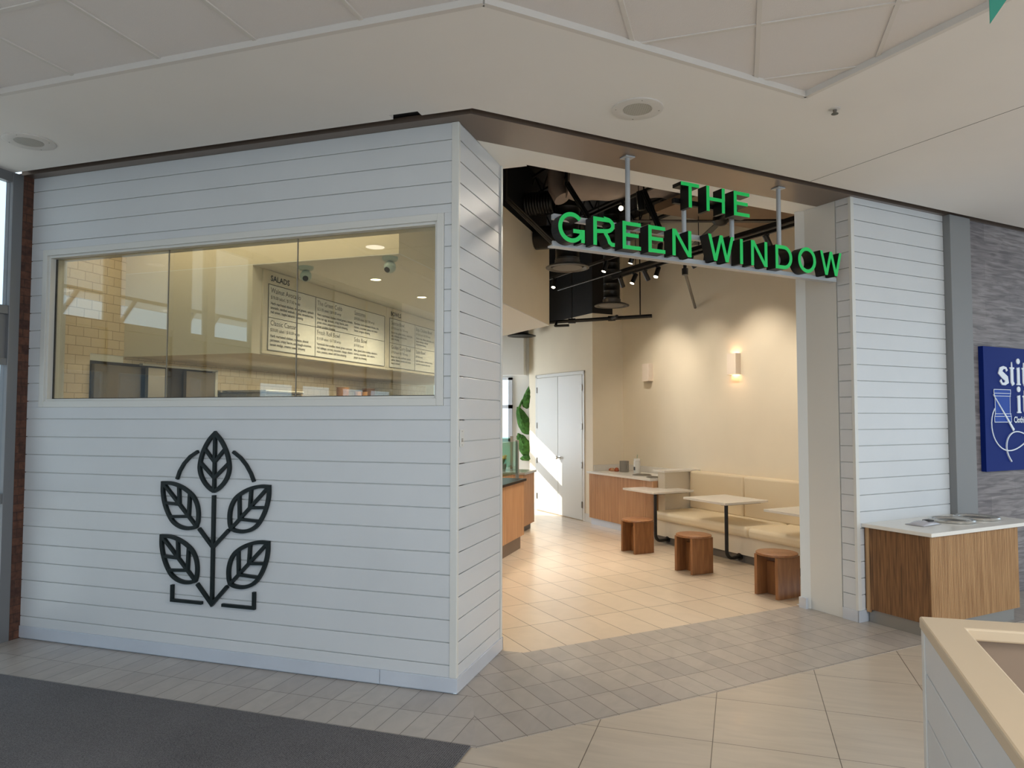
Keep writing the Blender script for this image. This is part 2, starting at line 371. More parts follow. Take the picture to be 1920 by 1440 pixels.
def text_into(mb, s, O, U, V, size, x=0.0, y=0.0, d=0.0, squeeze=1.0, bold=0.0, align='LEFT'):
    c = bpy.data.curves.new('txt', 'FONT'); c.body = s; c.size = size; c.resolution_u = 2; c.align_x = align
    if bold: c.offset = bold
    o = bpy.data.objects.new('txt', c)
    me = bpy.data.meshes.new_from_object(o)
    O = Vector(O); U = Vector(U); V = Vector(V); N = U.cross(V)
    mb.add([O+U*(x+v.co.x*squeeze)+V*(y+v.co.y)+N*d for v in me.vertices], [tuple(p.vertices) for p in me.polygons])
    bpy.data.meshes.remove(me); bpy.data.objects.remove(o); bpy.data.curves.remove(c)
X, Y, Z = Vector((1, 0, 0)), Vector((0, 1, 0)), Vector((0, 0, 1))
SC = Vector((1/S2, 1/S2, 0)); TD = Vector((-1/S2, 1/S2, 0))
PITCHB = 0.1453
def boards(mb, a0, a1, z0, z1, first, put, holes=(), gap=0.006):
    """horizontal boards between z0 and z1; first = a joint height; put(mb, a0, a1, z0, z1) adds one board"""
    js = [first-PITCHB*k for k in range(-2, 40)]
    js = sorted([j for j in js if z0+0.012 < j < z1-0.012]+[z0, z1])
    for lo, hi in zip(js, js[1:]):
        zz = sorted({lo, hi}|{h for hole in holes for h in hole[2:] if lo < h < hi})
        for q, r in zip(zz, zz[1:]):
            segs = [(a0, a1)]
            for (h0, h1, hz0, hz1) in holes:
                if q >= hz0-1e-6 and r <= hz1+1e-6:
                    segs = [s for (x, y) in segs for s in ((x, min(y, h0)), (max(x, h1), y)) if s[1]-s[0] > 0.005]
            for x, y in segs:
                put(mb, x, y, q+(gap/2 if q == lo and lo != z0 else 0), r-(gap/2 if r == hi and hi != z1 else 0))

ZC = 3.78
# ================================================================== FLOORS
mb = MB(); mb.prism([(-5.62, -9), (12, -9), (12, 14), P(10, 4.2).to_2d()[:], P(5.585, 4.2).to_2d()[:], P(5.585, 4.88).to_2d()[:], (-1.60, 5.1), (-1.62, 4.36), (-5.62, 4.36)], -0.1, -0.002)
struct('floor', mb, 'floor_mall', label='large beige stone-look floor tiles of the mall')
mb = MB(); mb.prism([(-5.62, 3.70), (-1.391, 3.70), (-1.667, 4.364), (-5.62, 4.364)], -0.05, 0.0)
struct('floor_border', mb, 'floor_band_a', label='grey small border tiles along the shiplap wall')
mb = MB()
pts = [P(8.6, 3.600), P(8.6, 4.22), P(5.59, 4.22), P(5.59, 4.86)]
mb.prism([(-1.391, 3.70)]+[(p.x, p.y) for p in pts]+[(-1.60, 5.268), (-1.78, 5.268), (-1.78, 4.36), (-1.667, 4.364)], -0.05, 0.0)
struct('floor_border', mb, 'floor_band_c', label='grey small border tiles across the shop doorway')
mb = MB(); mb.prism([(-1.6, 5.268)]+[(P(5.59, 4.86).x, P(5.59, 4.86).y), (P(5.59, 4.9).x, P(5.59, 4.9).y), (P(7.6, 4.9).x, P(7.6, 4.9).y), (P(7.6, 10.2).x, P(7.6, 10.2).y), (-2.5, 14.2), (-5.6, 14.2), (-5.6, 4.5), (-1.95, 4.5), (-1.95, 5.268)], -0.05, -0.0005)
struct('floor', mb, 'floor_in', label='warm beige floor tiles inside the shop')
mb = MB(); mb.box(-5.55, -1.42, -1.2, 3.695, -0.001, 0.011)
tag(mb.build('entrance_mat', 'carpet', bevel=0.004), 'large charcoal ribbed entrance mat along the grey border tiles', 'mat')

# ================================================================== LEFT SHIPLAP WALL (wall A) with window
WX0, WX1, WZ0, WZ1 = -5.42, -1.93, 1.921, 3.118
YA = 4.356
mb = MB()
for a0, a1, z0, z1 in ((-5.6, WX0-0.05, 0, 5.2), (WX1+0.05, -1.79, 0, 5.2), (WX0-0.05, WX1+0.05, 0, WZ0-0.05), (WX0-0.05, WX1+0.05, WZ1+0.05, 5.2)):
    mb.box(a0, a1, YA+0.012, YA+0.16, z0, z1)
wl = struct('wall_front', mb, 'white_trim', label='shop front wall behind the white boards')
def putA(m, a0, a1, z0, z1): m.box(a0, a1, YA, YA+0.014, z0, z1)
mb = MB(); boards(mb, -5.6, -1.825, 0.1, ZC+0.0, 3.665, putA, holes=((WX0-0.05, WX1+0.052, WZ0-0.05, WZ1+0.05),))
mb.build('shiplap_boards', 'white', wl, bevel=0.0015, seg=1)
mb = MB(); mb.box(-1.825, -1.777, YA-0.004, YA+0.014, 0.1, ZC)
mb.build('corner_trim', 'white_trim', wl, bevel=0.002)
# pillar return (faces +x)
mb = MB(); mb.box(-1.95, -1.79, YA+0.014, 5.272, 0, 5.2)
wp = struct('wall_pillar', mb, 'white_trim', label='end of the shop front wall at the doorway')
def putB(m, a0, a1, z0, z1): m.box(-1.792, -1.778, a0, a1, z0, z1)
mb = MB(); boards(mb, YA+0.03, 5.235, 0.1, ZC, 3.665, putB)
mb.build('shiplap_boards', 'white', wp, bevel=0.0015, seg=1)
mb = MB(); mb.box(-1.792, -1.774, YA, YA+0.028, 0.1, ZC); mb.box(-1.95, -1.772, 5.238, 5.278, 0.1, ZC)
mb.build('corner_trim', 'white_trim', wp, bevel=0.002)
mb = MB(); mb.box(-5.6, -2.33, YA-0.008, YA+0.002, 0.008, 0.1); mb.box(-2.326, -1.768, YA-0.008, YA+0.002, 0.008, 0.1); mb.box(-5.6, -1.8, YA+0.002, YA+0.012, 0, 0.1)
struct('baseboard_front', mb, 'alu', bevel=0.0015)
mb = MB(); mb.box(-1.80, -1.768, YA+0.002, 5.285, 0.006, 0.1); mb.box(-1.95, -1.768, 5.274, 5.286, 0.006, 0.1)
struct('baseboard_pillar', mb, 'alu', bevel=0.0015)
# shop window: casing, reveal, three butt-jointed panes
mb = MB()
for q in (0, 1):
    e = 0.05 if q == 0 else 0.014; y0 = YA-0.006 if q == 0 else YA+0.012; y1 = YA+0.03 if q == 0 else YA+0.165
    i = 0.0 if q == 0 else -0.018
    mb.box(WX0-e, WX0-i, y0, y1, WZ0-e, WZ1+e); mb.box(WX1+i, WX1+e, y0, y1, WZ0-e, WZ1+e)
    mb.box(WX0-i, WX1+i, y0, y1, WZ1+i, WZ1+e); mb.box(WX0-i, WX1+i, y0, y1, WZ0-e, WZ0-i)
win = struct('window_1', mb, 'white_trim', bevel=0.003, label='long horizontal interior window in the shiplap wall')
YG = YA+0.064
for a0, a1 in ((WX0+0.018, -4.241), (-4.237, -3.070), (-3.066, WX1-0.018)):
    MB().box(a0, a1, YG, YG+0.008, WZ0+0.018, WZ1-0.018).build('glass_pane', 'glass', win)
mb = MB()
for a in (-4.239, -3.068): mb.box(a-0.0022, a+0.0022, YG-0.001, YG+0.010, WZ0+0.018, WZ1-0.018)
mb.build('pane_joint', 'steel_dull', win)
mb = MB(); mb.box(WX0+0.018, WX1-0.018, YG-0.004, YG+0.012, WZ0+0.016, WZ0+0.024); mb.box(WX0+0.018, WX0+0.025, YG-0.003, YG+0.012, WZ0+0.018, WZ1-0.018)
mb.build('glazing_channel', 'dark_reveal', win)
# switch plate on pillar
t = thing('wall_switch', 'small white wall control plate on the narrow shiplap pillar face', 'switch', (-1.776, 4.428, 1.6))
MB().box(-1.778, -1.770, 4.395, 4.460, 1.597, 1.712).build('cover_plate', 'white_trim', t, bevel=0.003)
mb = MB()
for z, h in ((1.640, 0.004), (1.648, 0.004), (1.631, 0.005)): mb.box(-1.770, -1.7685, 4.415, 4.440, z, z+h)
mb.build('slot', 'nickel', t)
for z in (1.61, 1.70): MB().lathe((-1.770, 4.4275, z), [(0.0001, 0.001), (0.003, 0.001), (0.003, 0)], 10, (1, 0, 0)).build('screw', 'nickel', t)

# ================================================================== LOGO
LX = -3.698
lg = thing('leaf_emblem', 'dark green raised plant emblem with five veined leaves on the white shiplap wall', 'wall emblem', (LX, YA, 0.42))
lw = 0.026
def emb(name, polys, m='logo', d=(0.004, 0.026)):
    mb = MB()
    for k, p in enumerate(polys): mb.plate(p, (0, YA, 0), X, Z, d[0]-0.00002*k, d[1]+0.00002*k)
    return mb.build(name, m, lg, bevel=0.0)
def leaf(bx, bz, ang, L, Wd):
    """pointed leaf: base at bx,bz, growing along ang (degrees from up, clockwise)"""
    a = math.radians(ang)
    def tr(u, v): return (bx+u*math.cos(a)+v*math.sin(a), bz-u*math.sin(a)+v*math.cos(a))
    side = [(0, 0), (0.26, 0.035), (0.62, 0.13), (0.88, 0.25), (1.0, 0.38), (0.97, 0.50), (0.84, 0.64), (0.62, 0.78), (0.34, 0.90), (0, 1.0)]
    # smooth the half outline
    def cr(p, n=4):
        out = []
        for i in range(len(p)-1):
            p0 = p[max(i-1, 0)]; p1 = p[i]; p2 = p[i+1]; p3 = p[min(i+2, len(p)-1)]
            for k in range(n):
                s = k/n
                out.append(tuple(0.5*((2*p1[j])+(-p0[j]+p2[j])*s+(2*p0[j]-5*p1[j]+4*p2[j]-p3[j])*s*s+(-p0[j]+3*p1[j]-3*p2[j]+p3[j])*s**3) for j in (0, 1)))
        return out+[p[-1]]
    half = cr(side)
    hw = (Wd-lw)/2
    out = []
    rr = [tr(u*hw, lw/2+v*(L-lw)) for u, v in half]; ll = [tr(-u*hw, lw/2+v*(L-lw)) for u, v in half]
    loop = rr+ll[::-1][1:]
    out += stroke(loop, lw)
    out += stroke([tr(0, 0.0), tr(0, L-lw*1.2)], lw*0.82)
    for v0, v1, u1 in ((0.24, 0.48, 0.93), (0.50, 0.72, 0.70)):
        for sg in (-1, 1): out += stroke([tr(0, v0*L), tr(sg*hw*u1, v1*L)], lw*0.8)
    return out
emb('leaf', leaf(LX, 1.237, 0, 0.45, 0.29))
for z in (0.975, 0.577):
    emb('leaf', leaf(LX-0.143, z, -45.5, 0.47, 0.29)); emb('leaf', leaf(LX+0.150, z, 45.5, 0.47, 0.29))
emb('stem', stroke([(LX, 1.218), (LX, 0.44)], 0.024)+stroke([(LX-0.128, 0.97), (LX, 0.838)], 0.024)+stroke([(LX+0.138, 0.972), (LX, 0.838)], 0.024)
    + stroke([(LX-0.134, 0.565), (LX, 0.425), (LX+0.134, 0.565)], 0.025))
emb('arc_line', stroke([(-4.037, 1.327), (-4.015, 1.385), (-3.975, 1.445), (-3.920, 1.498), (-3.850, 1.538)], 0.021))
emb('arc_line', stroke([(-3.350, 1.327), (-3.377, 1.385), (-3.418, 1.445), (-3.470, 1.498), (-3.535, 1.540)], 0.021))
emb('bracket_line', stroke([(-4.059, 0.542), (-4.059, 0.428), (-3.785, 0.428)], 0.022))
emb('bracket_line', stroke([(-3.333, 0.542), (-3.333, 0.428), (-3.607, 0.428)], 0.022))

# ================================================================== BRICK + EXTERIOR WINDOW WALL (x = -5.62)
mb = MB(); mb.box(-5.70, -5.60, 4.268, 4.5, 0, ZC+0.02)
struct('wall_brick_return', mb, 'brick', label='narrow red brick strip beside the window wall')
XE = -5.62
wf = MB()
ys = [(4.268, 4.18), (3.72, 3.58), (2.93, 2.67), (2.43, 2.31), (1.67, 1.50), (0.75, 0.61), (-0.15, -0.41), (-1.1, -1.24), (-2.0, -2.3)]
for a, b in ys: wf.box(XE-0.06, XE+0.02, b, a, 0, ZC)
for z0, z1 in ((0, 0.12), (1.10, 1.18), (2.21, 2.265), (2.62, 2.69), (3.70, ZC+0.02)): wf.box(XE-0.05, XE+0.012, -2.3, 4.2, z0, z1)
ew = struct('window_2', wf, 'frame_grey', bevel=0.003, label='grey metal framed storefront windows at the left')
MB().box(XE-0.03, XE-0.01, -2.3, 4.2, 2.24, 2.66).build('spandrel_panel', 'frame_grey', ew)
for (a, b), (c, d) in zip(ys, ys[1:]):
    for z0, z1 in ((0.12, 1.10), (1.18, 2.21), (2.69, 3.70)):
        if z0 > 2.5 and b < 1.6: MB().box(XE-0.03, XE-0.012, c, b, z0, z1).build('spandrel_panel', 'frame_grey', ew)  # unseen upper panes closed off to cut their bright reflections in the shop window
        else: MB().box(XE-0.02, XE-0.012, c, b, z0, z1).build('glass_pane', 'glass_ext', ew)
mb = MB(); mb.box(XE-0.1, XE+0.02, -4.0, -2.3, 0, 4.0); mb.box(-5.85, -5.55, 4.5, 12.42, 0, 5.3); mb.box(-5.85, -5.55, 12.42, 13.5, 2.76, 5.3); mb.box(-5.85, -5.55, 12.42, 13.5, 0, 0.45); mb.box(-5.85, -5.55, 13.45, 14, 0, 5.3)
struct('wall_left', mb, 'bright')
mb = MB(); mb.box(-5.551, -5.545, 4.52, 4.89, 0, 3.6); mb.box(-5.551, -5.545, 4.89, 5.256, 2.365, 3.6); mb.box(-5.551, -5.545, 6.45, 12.04, 0, 2.358); mb.box(-5.551, -5.545, 5.256, 6.45, 2.30, 2.358)
struct('wall_tile', mb, 'tile_kitchen', label='cream subway tiles on the kitchen wall')
wf = MB()
for a, b in ((12.42, 12.49), (13.43, 13.5)): wf.box(-5.74, -5.68, a, b, 0.45, 2.76)
for a, b in ((0.45, 0.52), (2.05, 2.22), (2.70, 2.76)): wf.box(-5.74, -5.68, 12.42, 13.5, a, b)
w3 = struct('window_3', wf, 'white_trim', label='tall daylight window at the back of the shop')
# outside: canopy with sloping struts, pavement, distant building
mb = MB(); mb.box(-11.8, -5.75, -6, 4.45, 4.02, 4.25)
tag(mb.build('entrance_canopy', 'canopy_white'), 'pale canopy roof outside the left windows', 'canopy')
struct('ground', MB().box(-40, -5.7, -30, 40, -0.15, -0.03), 'outside_ground')
tag(MB().box(-36, -30, -30, 12, 0, 4.2).build('distant_building', 'building'), 'dark low building across the road outside the left windows', 'building')
mb = MB(); mb.box(-5.97, -5.93, -3.0, 4.3, 2.985, 3.02)
for y in (4.27, 0.68, -1.17): mb.box(-5.965, -5.935, y-0.02, y+0.02, 3.0, 4.02)
tag(mb.build('canopy_beam', 'canopy_white'), 'pale horizontal canopy beam outside the left windows', 'beam')
for k, (y, w) in enumerate(((4.11, 'nearest the brick strip'), (3.44, 'second from the brick strip'), (2.60, 'third from the brick strip'), (2.22, 'fourth from the brick strip'))):
    o = MB().tube([(-5.95, y+0.02, 2.45), (-5.95, y-0.20, 2.76), (-5.95, y-0.36, 2.99)], 0.022, 8).build('canopy_strut', 'canopy_white')
    tag(o, 'grey sloping canopy strut outside the left window, '+w, 'strut', 'canopy struts')

# ================================================================== CEILING OF THE MALL
tray = [(-4.33, -9), (-4.33, 3.13), (-1.15, 3.13), (0.41, 4.68), (9.09, -4.0), (9.09, -9)]
outer = [(-5.62, -4.0), (-5.62, 4.19), (-2.18, 4.19), (-2.18, 4.125), (-1.972, 4.125), (-1.972, 4.19), (-1.615, 4.19), (P(12, 4.105).x, P(12, 4.105).y), (14, 11.4), (14, -4.0)]
mb = MB(); mb.prism(outer+[(9.09, -4.0), (0.41, 4.68), (-1.15, 3.13), (-4.33, 3.13), (-4.33, -4.0)], ZC, ZC+0.12)
ce = struct('ceiling', mb, 'ceiling', label='smooth pale ceiling of the mall')
mb = MB(); mb.prism([(-4.40, -4), (-4.40, 3.2), (-1.18, 3.2), (0.41, 4.80), (9.2, -4.0)], 3.815, 3.9)
ct = struct('ceiling', mb, 'tile_ceiling', label='suspended tile ceiling in the recess')
mb = MB()
def clip_y(x):   # highest y of the tray at x
    if x < -1.15: return 3.13
    if x < 0.41: return 3.13+(x+1.15)*(4.68-3.13)/(0.41+1.15)
    return 4.68-(x-0.41)
for k in range(-1, 14):
    x = -3.73+0.641*k
    if -4.33 < x < 7: mb.box(x-0.012, x+0.012, -4, clip_y(x), 3.808, 3.816)
for k in range(0, 14):
    y = 4.42-0.6395*k
    if y > 3.13:
        x0 = -1.15+(y-3.13)*(1.56/1.55); x1 = 0.41+(4.68-y)
    else: x0 = -4.33; x1 = min(9.0, 0.41+4.68-y)
    mb.box(x0, x1, y-0.012, y+0.012, 3.8085, 3.816)
mb.build('ceiling_grid', 'grid', ct)
mb = MB()
for a, b in zip(tray[1:-1], tray[2:-1]):
    q = stroke([a, b], 0.03)[0]; mb.prism(q, ZC-0.001, 3.822)
q = stroke([(-4.33, -4), (-4.33, 3.13)], 0.03)[0]; mb.prism(q, ZC-0.001, 3.822)
mb.build('tray_trim', 'grid', ct)
mb = MB(); q = stroke([P(4.93, 4.10)[:2], P(4.93, -2)[:2]], 0.004)[0]; mb.prism(q, ZC-0.001, ZC+0.001)
mb.build('ceiling_joint', 'dark_reveal', ce)
struct('roof', MB().box(-5.85, 14, -4, 4.1, 4.0, 4.1), 'black')
# dark reveal and bronze soffit
mb = MB()
mb.prism([(-5.62, 4.10), (-1.58, 4.10), (P(12, 4.02).x, P(12, 4.02).y), (P(12, 4.30).x, P(12, 4.30).y), (-1.70, 4.38), (-5.62, 4.38)], ZC+0.05, ZC+0.10)
struct('trim_1', mb, 'dark_reveal', label='dark shadow gap between ceiling and shop front')
mb = MB()
ib = P(0, 4.185); xx = 4.262-4.185*S2
mb.prism([(-5.62, 4.262), (xx, 4.262), tuple(P(5.6, 4.185)[:2]), tuple(P(12, 4.185)[:2]), tuple(P(12, 4.30)[:2]), tuple(P(6.94, 4.30)[:2]), tuple(P(6.94, 4.225)[:2]), tuple(P(5.58, 4.225)[:2]), tuple(P(5.58, 4.575)[:2]), (-1.776, 4.575*S2-1.776), (-1.776, YA-0.0), (-5.62, YA-0.0)], ZC, ZC+0.04)
struct('trim_2', mb, 'brown_metal', label='bronze metal soffit strip over the shop front')
mb = MB()
mb.prism([(-1.776, 4.58*S2-1.776), tuple(P(5.60, 4.585)[:2]), tuple(P(5.60, 4.855)[:2]), (-1.585, 4.855*S2-1.585), (-1.585, 5.316), (-1.79, 5.316)], ZC+0.002, ZC+0.10)
struct('ceiling_door_head', mb, 'bright', label='cream soffit at the head of the shop doorway')
mb = MB(); mb.prism([(-1.9, 5.2), (-1.585, 5.316), tuple(P(5.60, 4.80)[:2]), tuple(P(5.60, 4.60)[:2]), tuple(P(2.2, 4.6)[:2])], ZC+0.10, 5.2)
struct('wall_header', mb, 'black')
# red pipe in the ceiling notch
o = MB().tube([(-2.14, 4.17, 3.84), (-2.10, 4.15, 3.835), (-2.05, 4.15, 3.832), (-2.0, 4.17, 3.84)], 0.014, 10).build('sprinkler_pipe', 'red', smooth=True)
tag(o, 'short red pipe showing in the ceiling notch above the shiplap wall', 'pipe')
# speakers
def speaker(x, y, label):
    t = thing('ceiling_speaker', label, 'speaker', (x, y, ZC), 'round ceiling speakers')
    MB().lathe((x, y, ZC), [(0.165, 0.0), (0.165, -0.006), (0.155, -0.010), (0.095, -0.008), (0.092, -0.004), (0.0001, -0.004)], 40).build('rim', 'grid', t, smooth=True)
    mb = MB(); mb.lathe((x, y, ZC-0.006), [(0.09, -0.001), (0.09, 0.001)], 32)
    mb.build('grille', speaker_mat, t)
    for k in range(4):
        a = math.radians(20+90*k); MB().lathe((x+0.14*math.cos(a), y+0.14*math.sin(a), ZC-0.0105), [(0.004, 0), (0.004, 0.001)], 8).build('screw', 'nickel', t)
def grille_mat():
    m, nt, b = new_mat('perforated_grille')
    mp = mapped(nt, scale=(90, 90, 1)); v = nt.nodes.new('ShaderNodeTexVoronoi'); v.inputs['Scale'].default_value = 1; v.inputs['Randomness'].default_value = 0
    nt.links.new(mp.outputs[0], v.inputs['Vector'])
    r = nt.nodes.new('ShaderNodeValToRGB'); r.color_ramp.elements[0].position = 0.25; r.color_ramp.elements[1].position = 0.34
    r.color_ramp.elements[0].color = lin((70, 66, 62)); r.color_ramp.elements[1].color = lin((176, 172, 164))
    nt.links.new(v.outputs['Distance'], r.inputs[0]); nt.links.new(r.outputs[0], b.inputs['Base Color']); return m
speaker_mat = grille_mat()
speaker(-0.606, 4.52-0.0, 'round white ceiling speaker in front of the green letters')
speaker(-4.86, 3.734, 'round white ceiling speaker near the brick strip at left')
t = thing('fire_sprinkler', 'small concealed sprinkler head in the ceiling beside the tile recess corner', 'sprinkler', (0.604, 4.906, ZC))
MB().lathe((0.604, 4.906, ZC), [(0.035, 0), (0.035, -0.004), (0.02, -0.008), (0.0001, -0.008)], 24).build('collar', 'grid', t, smooth=True)
MB().lathe((0.604, 4.906, ZC-0.008), [(0.012, 0), (0.010, -0.02), (0.022, -0.024), (0.022, -0.027), (0.0001, -0.027)], 16).build('deflector', 'nickel', t)
o = MB().plate([(0.783, 3.066), (1.21, 3.70), (0.783, 3.70)], (0, 2.6, 0), X, Z, -0.002, 0.002).build('pennant', 'pennant')
tag(o, 'green triangular pennant hanging from the ceiling at upper right', 'pennant')

# ================================================================== RIGHT PILLAR, POST, PLANK WALL
mb = MB(); mb.box(5.60, 12, 4.235, 4.80, 0, 5.2, st=True)
wr = struct('wall_right', mb, 'white_trim')
def putC(m, a0, a1, z0, z1): m.box(a0, a1, 4.22, 4.237, z0, z1, st=True)
mb = MB(); boards(mb, 5.625, 6.94, 0.1, ZC, 3.575, putC); mb.build('shiplap_boards', 'white', wr, bevel=0.0015, seg=1)
def putD(m, a0, a1, z0, z1): m.box(5.585, 5.602, a0, a1, z0, z1, st=True)
mb = MB(); boards(mb, 4.245, 4.375, 0.1, ZC, 3.575, putD); mb.build('shiplap_boards', 'white', wr, bevel=0.0015, seg=1)
mb = MB(); mb.box(5.582, 5.625, 4.216, 4.245, 0.1, ZC, st=True); mb.build('corner_trim', 'white_trim', wr, bevel=0.002)
mb = MB(); mb.prism([(5.586, 4.385), (5.602, 4.385), (5.602, 4.80), (5.54, 4.80), (5.586, 4.725)], 0.0, ZC, st=True)
mb.build('jamb_panel', 'white_trim', wr)
mb = MB(); mb.box(5.578, 5.602, 4.212, 4.378, 0.0, 0.1, st=True); mb.box(5.578, 6.94, 4.210, 4.226, 0.0, 0.1, st=True)
struct('baseboard_right', mb, 'alu', bevel=0.0015)
mb = MB(); mb.box(5.53, 5.56, 4.735, 4.815, 0, 0.1, st=True); struct('baseboard_jamb', mb, 'alu')
mb = MB(); mb.box(6.942, 7.275, 4.15, 4.24, 0, ZC, st=True)
struct('trim_3', mb, 'post_grey', bevel=0.004, label='grey flat post between the white boards and the plank wall')
mb = MB(); mb.box(7.275, 12, 4.20, 4.24, 0, ZC+0.05, st=True)
struct('wall_plank', mb, 'plank', label='grey wood-look plank wall of the next shop')

# blue shop sign
bs = thing('shop_sign', 'square blue sign panel with white lettering, spool and thread on the plank wall', 'sign', P(7.434, 4.2, 1.255))
MB().box(7.434, 8.70, 4.15, 4.20, 1.255, 2.51, st=True).build('panel', 'blue', bs, bevel=0.002)
SO = P(0, 4.15, 0)
def sgn(name, polys, m='sign_white', d=(0.0, 0.008)):
    mb = MB()
    for k, p in enumerate(polys): mb.plate(p, SO, SC, Z, d[0], d[1]+0.00015*k)
    return mb.build(name, m, bs)
def serif_i(x, base, h, w=0.046, dot=True):
    out = stroke([(x, base+0.006), (x, base+h)], w)+stroke([(x-0.036, base+0.007), (x+0.036, base+0.007)], 0.014)
    out.append([(x-w/2-0.02, base+h-0.018), (x+w/2-0.004, base+h-0.018), (x+w/2, base+h+0.006)])
    if dot: out.append(circle(0.030, 18, x, base+h+0.066))
    return out
def serif_t(x, base, h, w=0.046):
    return stroke([(x, base+h+0.055), (x, base+0.03), (x+0.012, base+0.012), (x+0.04, base+0.012)], [0.012, w, w, 0.012])+stroke([(x, base+h), (x, base+0.03)], w)+stroke([(x-0.036, base+h-0.008), (x+0.042, base+h-0.008)], 0.018)
def serif_s(x, base, h):
    return stroke([(x+0.062, base+h-0.035), (x+0.045, base+h-0.006), (x, base+h), (x-0.045, base+h-0.02), (x-0.058, base+h*0.70), (x-0.01, base+h*0.52), (x+0.045, base+h*0.36), (x+0.055, base+h*0.17), (x+0.02, base+0.008), (x-0.03, base+0.006), (x-0.06, base+0.045)],
                  [0.030, 0.022, 0.028, 0.052, 0.062, 0.066, 0.064, 0.054, 0.030, 0.022, 0.032])
def serif_c(x, base, h):
    return stroke([(x+0.05, base+h-0.04), (x+0.03, base+h-0.005), (x-0.01, base+h), (x-0.045, base+h*0.75), (x-0.05, base+h*0.45), (x-0.03, base+0.03), (x+0.01, base+0.006), (x+0.055, base+0.035)], [0.03, 0.02, 0.022, 0.042, 0.046, 0.036, 0.02, 0.012])
def serif_h(x, base, h):
    return serif_i(x-0.045, base, h+0.085, dot=False)+stroke([(x-0.03, base+h-0.03), (x+0.015, base+h), (x+0.045, base+h-0.03), (x+0.05, base)], [0.014, 0.024, 0.036, 0.036])+stroke([(x+0.02, base+0.007), (x+0.085, base+0.007)], 0.014)
for q in (serif_s(7.768, 2.13, 0.175), serif_t(7.918, 2.13, 0.18), serif_i(8.036, 2.13, 0.18), serif_t(8.137, 2.13, 0.18), serif_c(8.265, 2.13, 0.17), serif_h(8.40, 2.13, 0.175), serif_i(8.032, 1.84, 0.18), serif_t(8.137, 1.84, 0.18)): sgn('raised_letter', q)
mb = MB(); text_into(mb, 'Clothing', SO, SC, Z, 0.088, 7.925, 1.742, 0.008, 0.86, bold=0.002); mb.build('lettering', 'sign_white', bs)
sp = [(7.588, 2.078), (7.886, 2.078), (7.886, 2.04), (7.872, 2.012), (7.868, 1.835), (7.886, 1.808), (7.886, 1.748), (7.588, 1.748), (7.588, 1.80), (7.604, 1.832), (7.604, 2.012), (7.588, 2.04)]
sgn('spool', [sp], 'spool', (0.0, 0.004))
sgn('spool_outline', stroke(sp+[sp[0]], 0.006)+[q for z in (2.04, 2.012, 1.832, 1.806) for q in stroke([(7.592, z), (7.884, z)], 0.005)], d=(0.004, 0.006))
sgn('needle', stroke([(7.572, 2.026), (7.80, 1.79), (7.918, 1.664)], [0.006, 0.018, 0.030]), d=(0.004, 0.012))
def bez(ps, n=24):
    out = []
    for k in range(n+1):
        s = k/n; p = [Vector(q) for q in ps]
        while len(p) > 1: p = [a.lerp(b, s) for a, b in zip(p, p[1:])]
        out.append((p[0].x, p[0].y))
    return out
sgn('thread', stroke(bez([(7.600, 1.885), (7.46, 1.74), (7.52, 1.50), (7.70, 1.40), (7.86, 1.40), (8.02, 1.47), (8.16, 1.56), (8.30, 1.62)]), 0.011)
    + stroke(bez([(8.30, 1.56), (8.16, 1.60), (8.02, 1.68), (7.86, 1.73), (7.74, 1.60), (7.73, 1.48), (7.80, 1.41), (7.862, 1.345)]), 0.011), d=(0.0, 0.006))

# ================================================================== GREEN LETTER SIGN
gs = thing('storefront_sign', 'green channel letter sign hung on grey poles over the shop doorway', 'sign', P(4.0, 4.35, ZC))
TF, DP = 4.20, 0.10
FO = P(0, TF, 0)
def letter(polys):
    mb = MB()
    for p in polys: mb.plate(p, FO, SC, Z, -DP, -0.003)
    o = mb.build('letter', 'letter_side', gs)
    mb = MB()
    cx = sum(q[0] for p in polys for q in p)/sum(len(p) for p in polys); cz = sum(q[1] for p in polys for q in p)/sum(len(p) for p in polys)
    for k, p in enumerate(polys): mb.plate(p, FO, SC, Z, -0.003, 0.00004*k)
    f = mb.build('letter_face', 'green_face', o)
    f['label'] = 'bright green face'
    return o
w = 0.030; h2 = w/2
def seg(a, b, ww=w): return stroke([a, b], ww)
zb, zt = 3.027, 3.232
def hbar(x0, x1, z): return [(x0, z-h2*0.92), (x1, z-h2*0.92), (x1, z+h2*0.92), (x0, z+h2*0.92)]
def vbar(x, z0, z1): return [(x-h2, z0), (x+h2, z0), (x+h2, z1), (x-h2, z1)]
def L_E(x0, x1, z0, z1):
    return [vbar(x0+h2, z0, z1), hbar(x0+w, x1, z1-h2), hbar(x0+w, x1-0.02, (z0+z1)/2+0.003), hbar(x0+w, x1, z0+h2)]
def L_N(x0, x1, z0, z1):
    return [vbar(x0+h2, z0, z1), vbar(x1-h2, z0, z1), [(x0+0.001, z1), (x0+w*1.15, z1), (x1-0.001, z0), (x1-w*1.15, z0)]]
def L_W(x0, x1, z0, z1):
    W_ = x1-x0; a = w*0.98; q = W_*0.27
    pts = [x0+a/2, x0+q+a*0.05, (x0+x1)/2, x1-q-a*0.05, x1-a/2]
    out = []
    for i in range(4):
        za, zc = (z1, z0) if i % 2 == 0 else (z0, z1)
        out.append([(pts[i]-a/2, za), (pts[i]+a/2, za), (pts[i+1]+a/2, zc), (pts[i+1]-a/2, zc)])
    return out
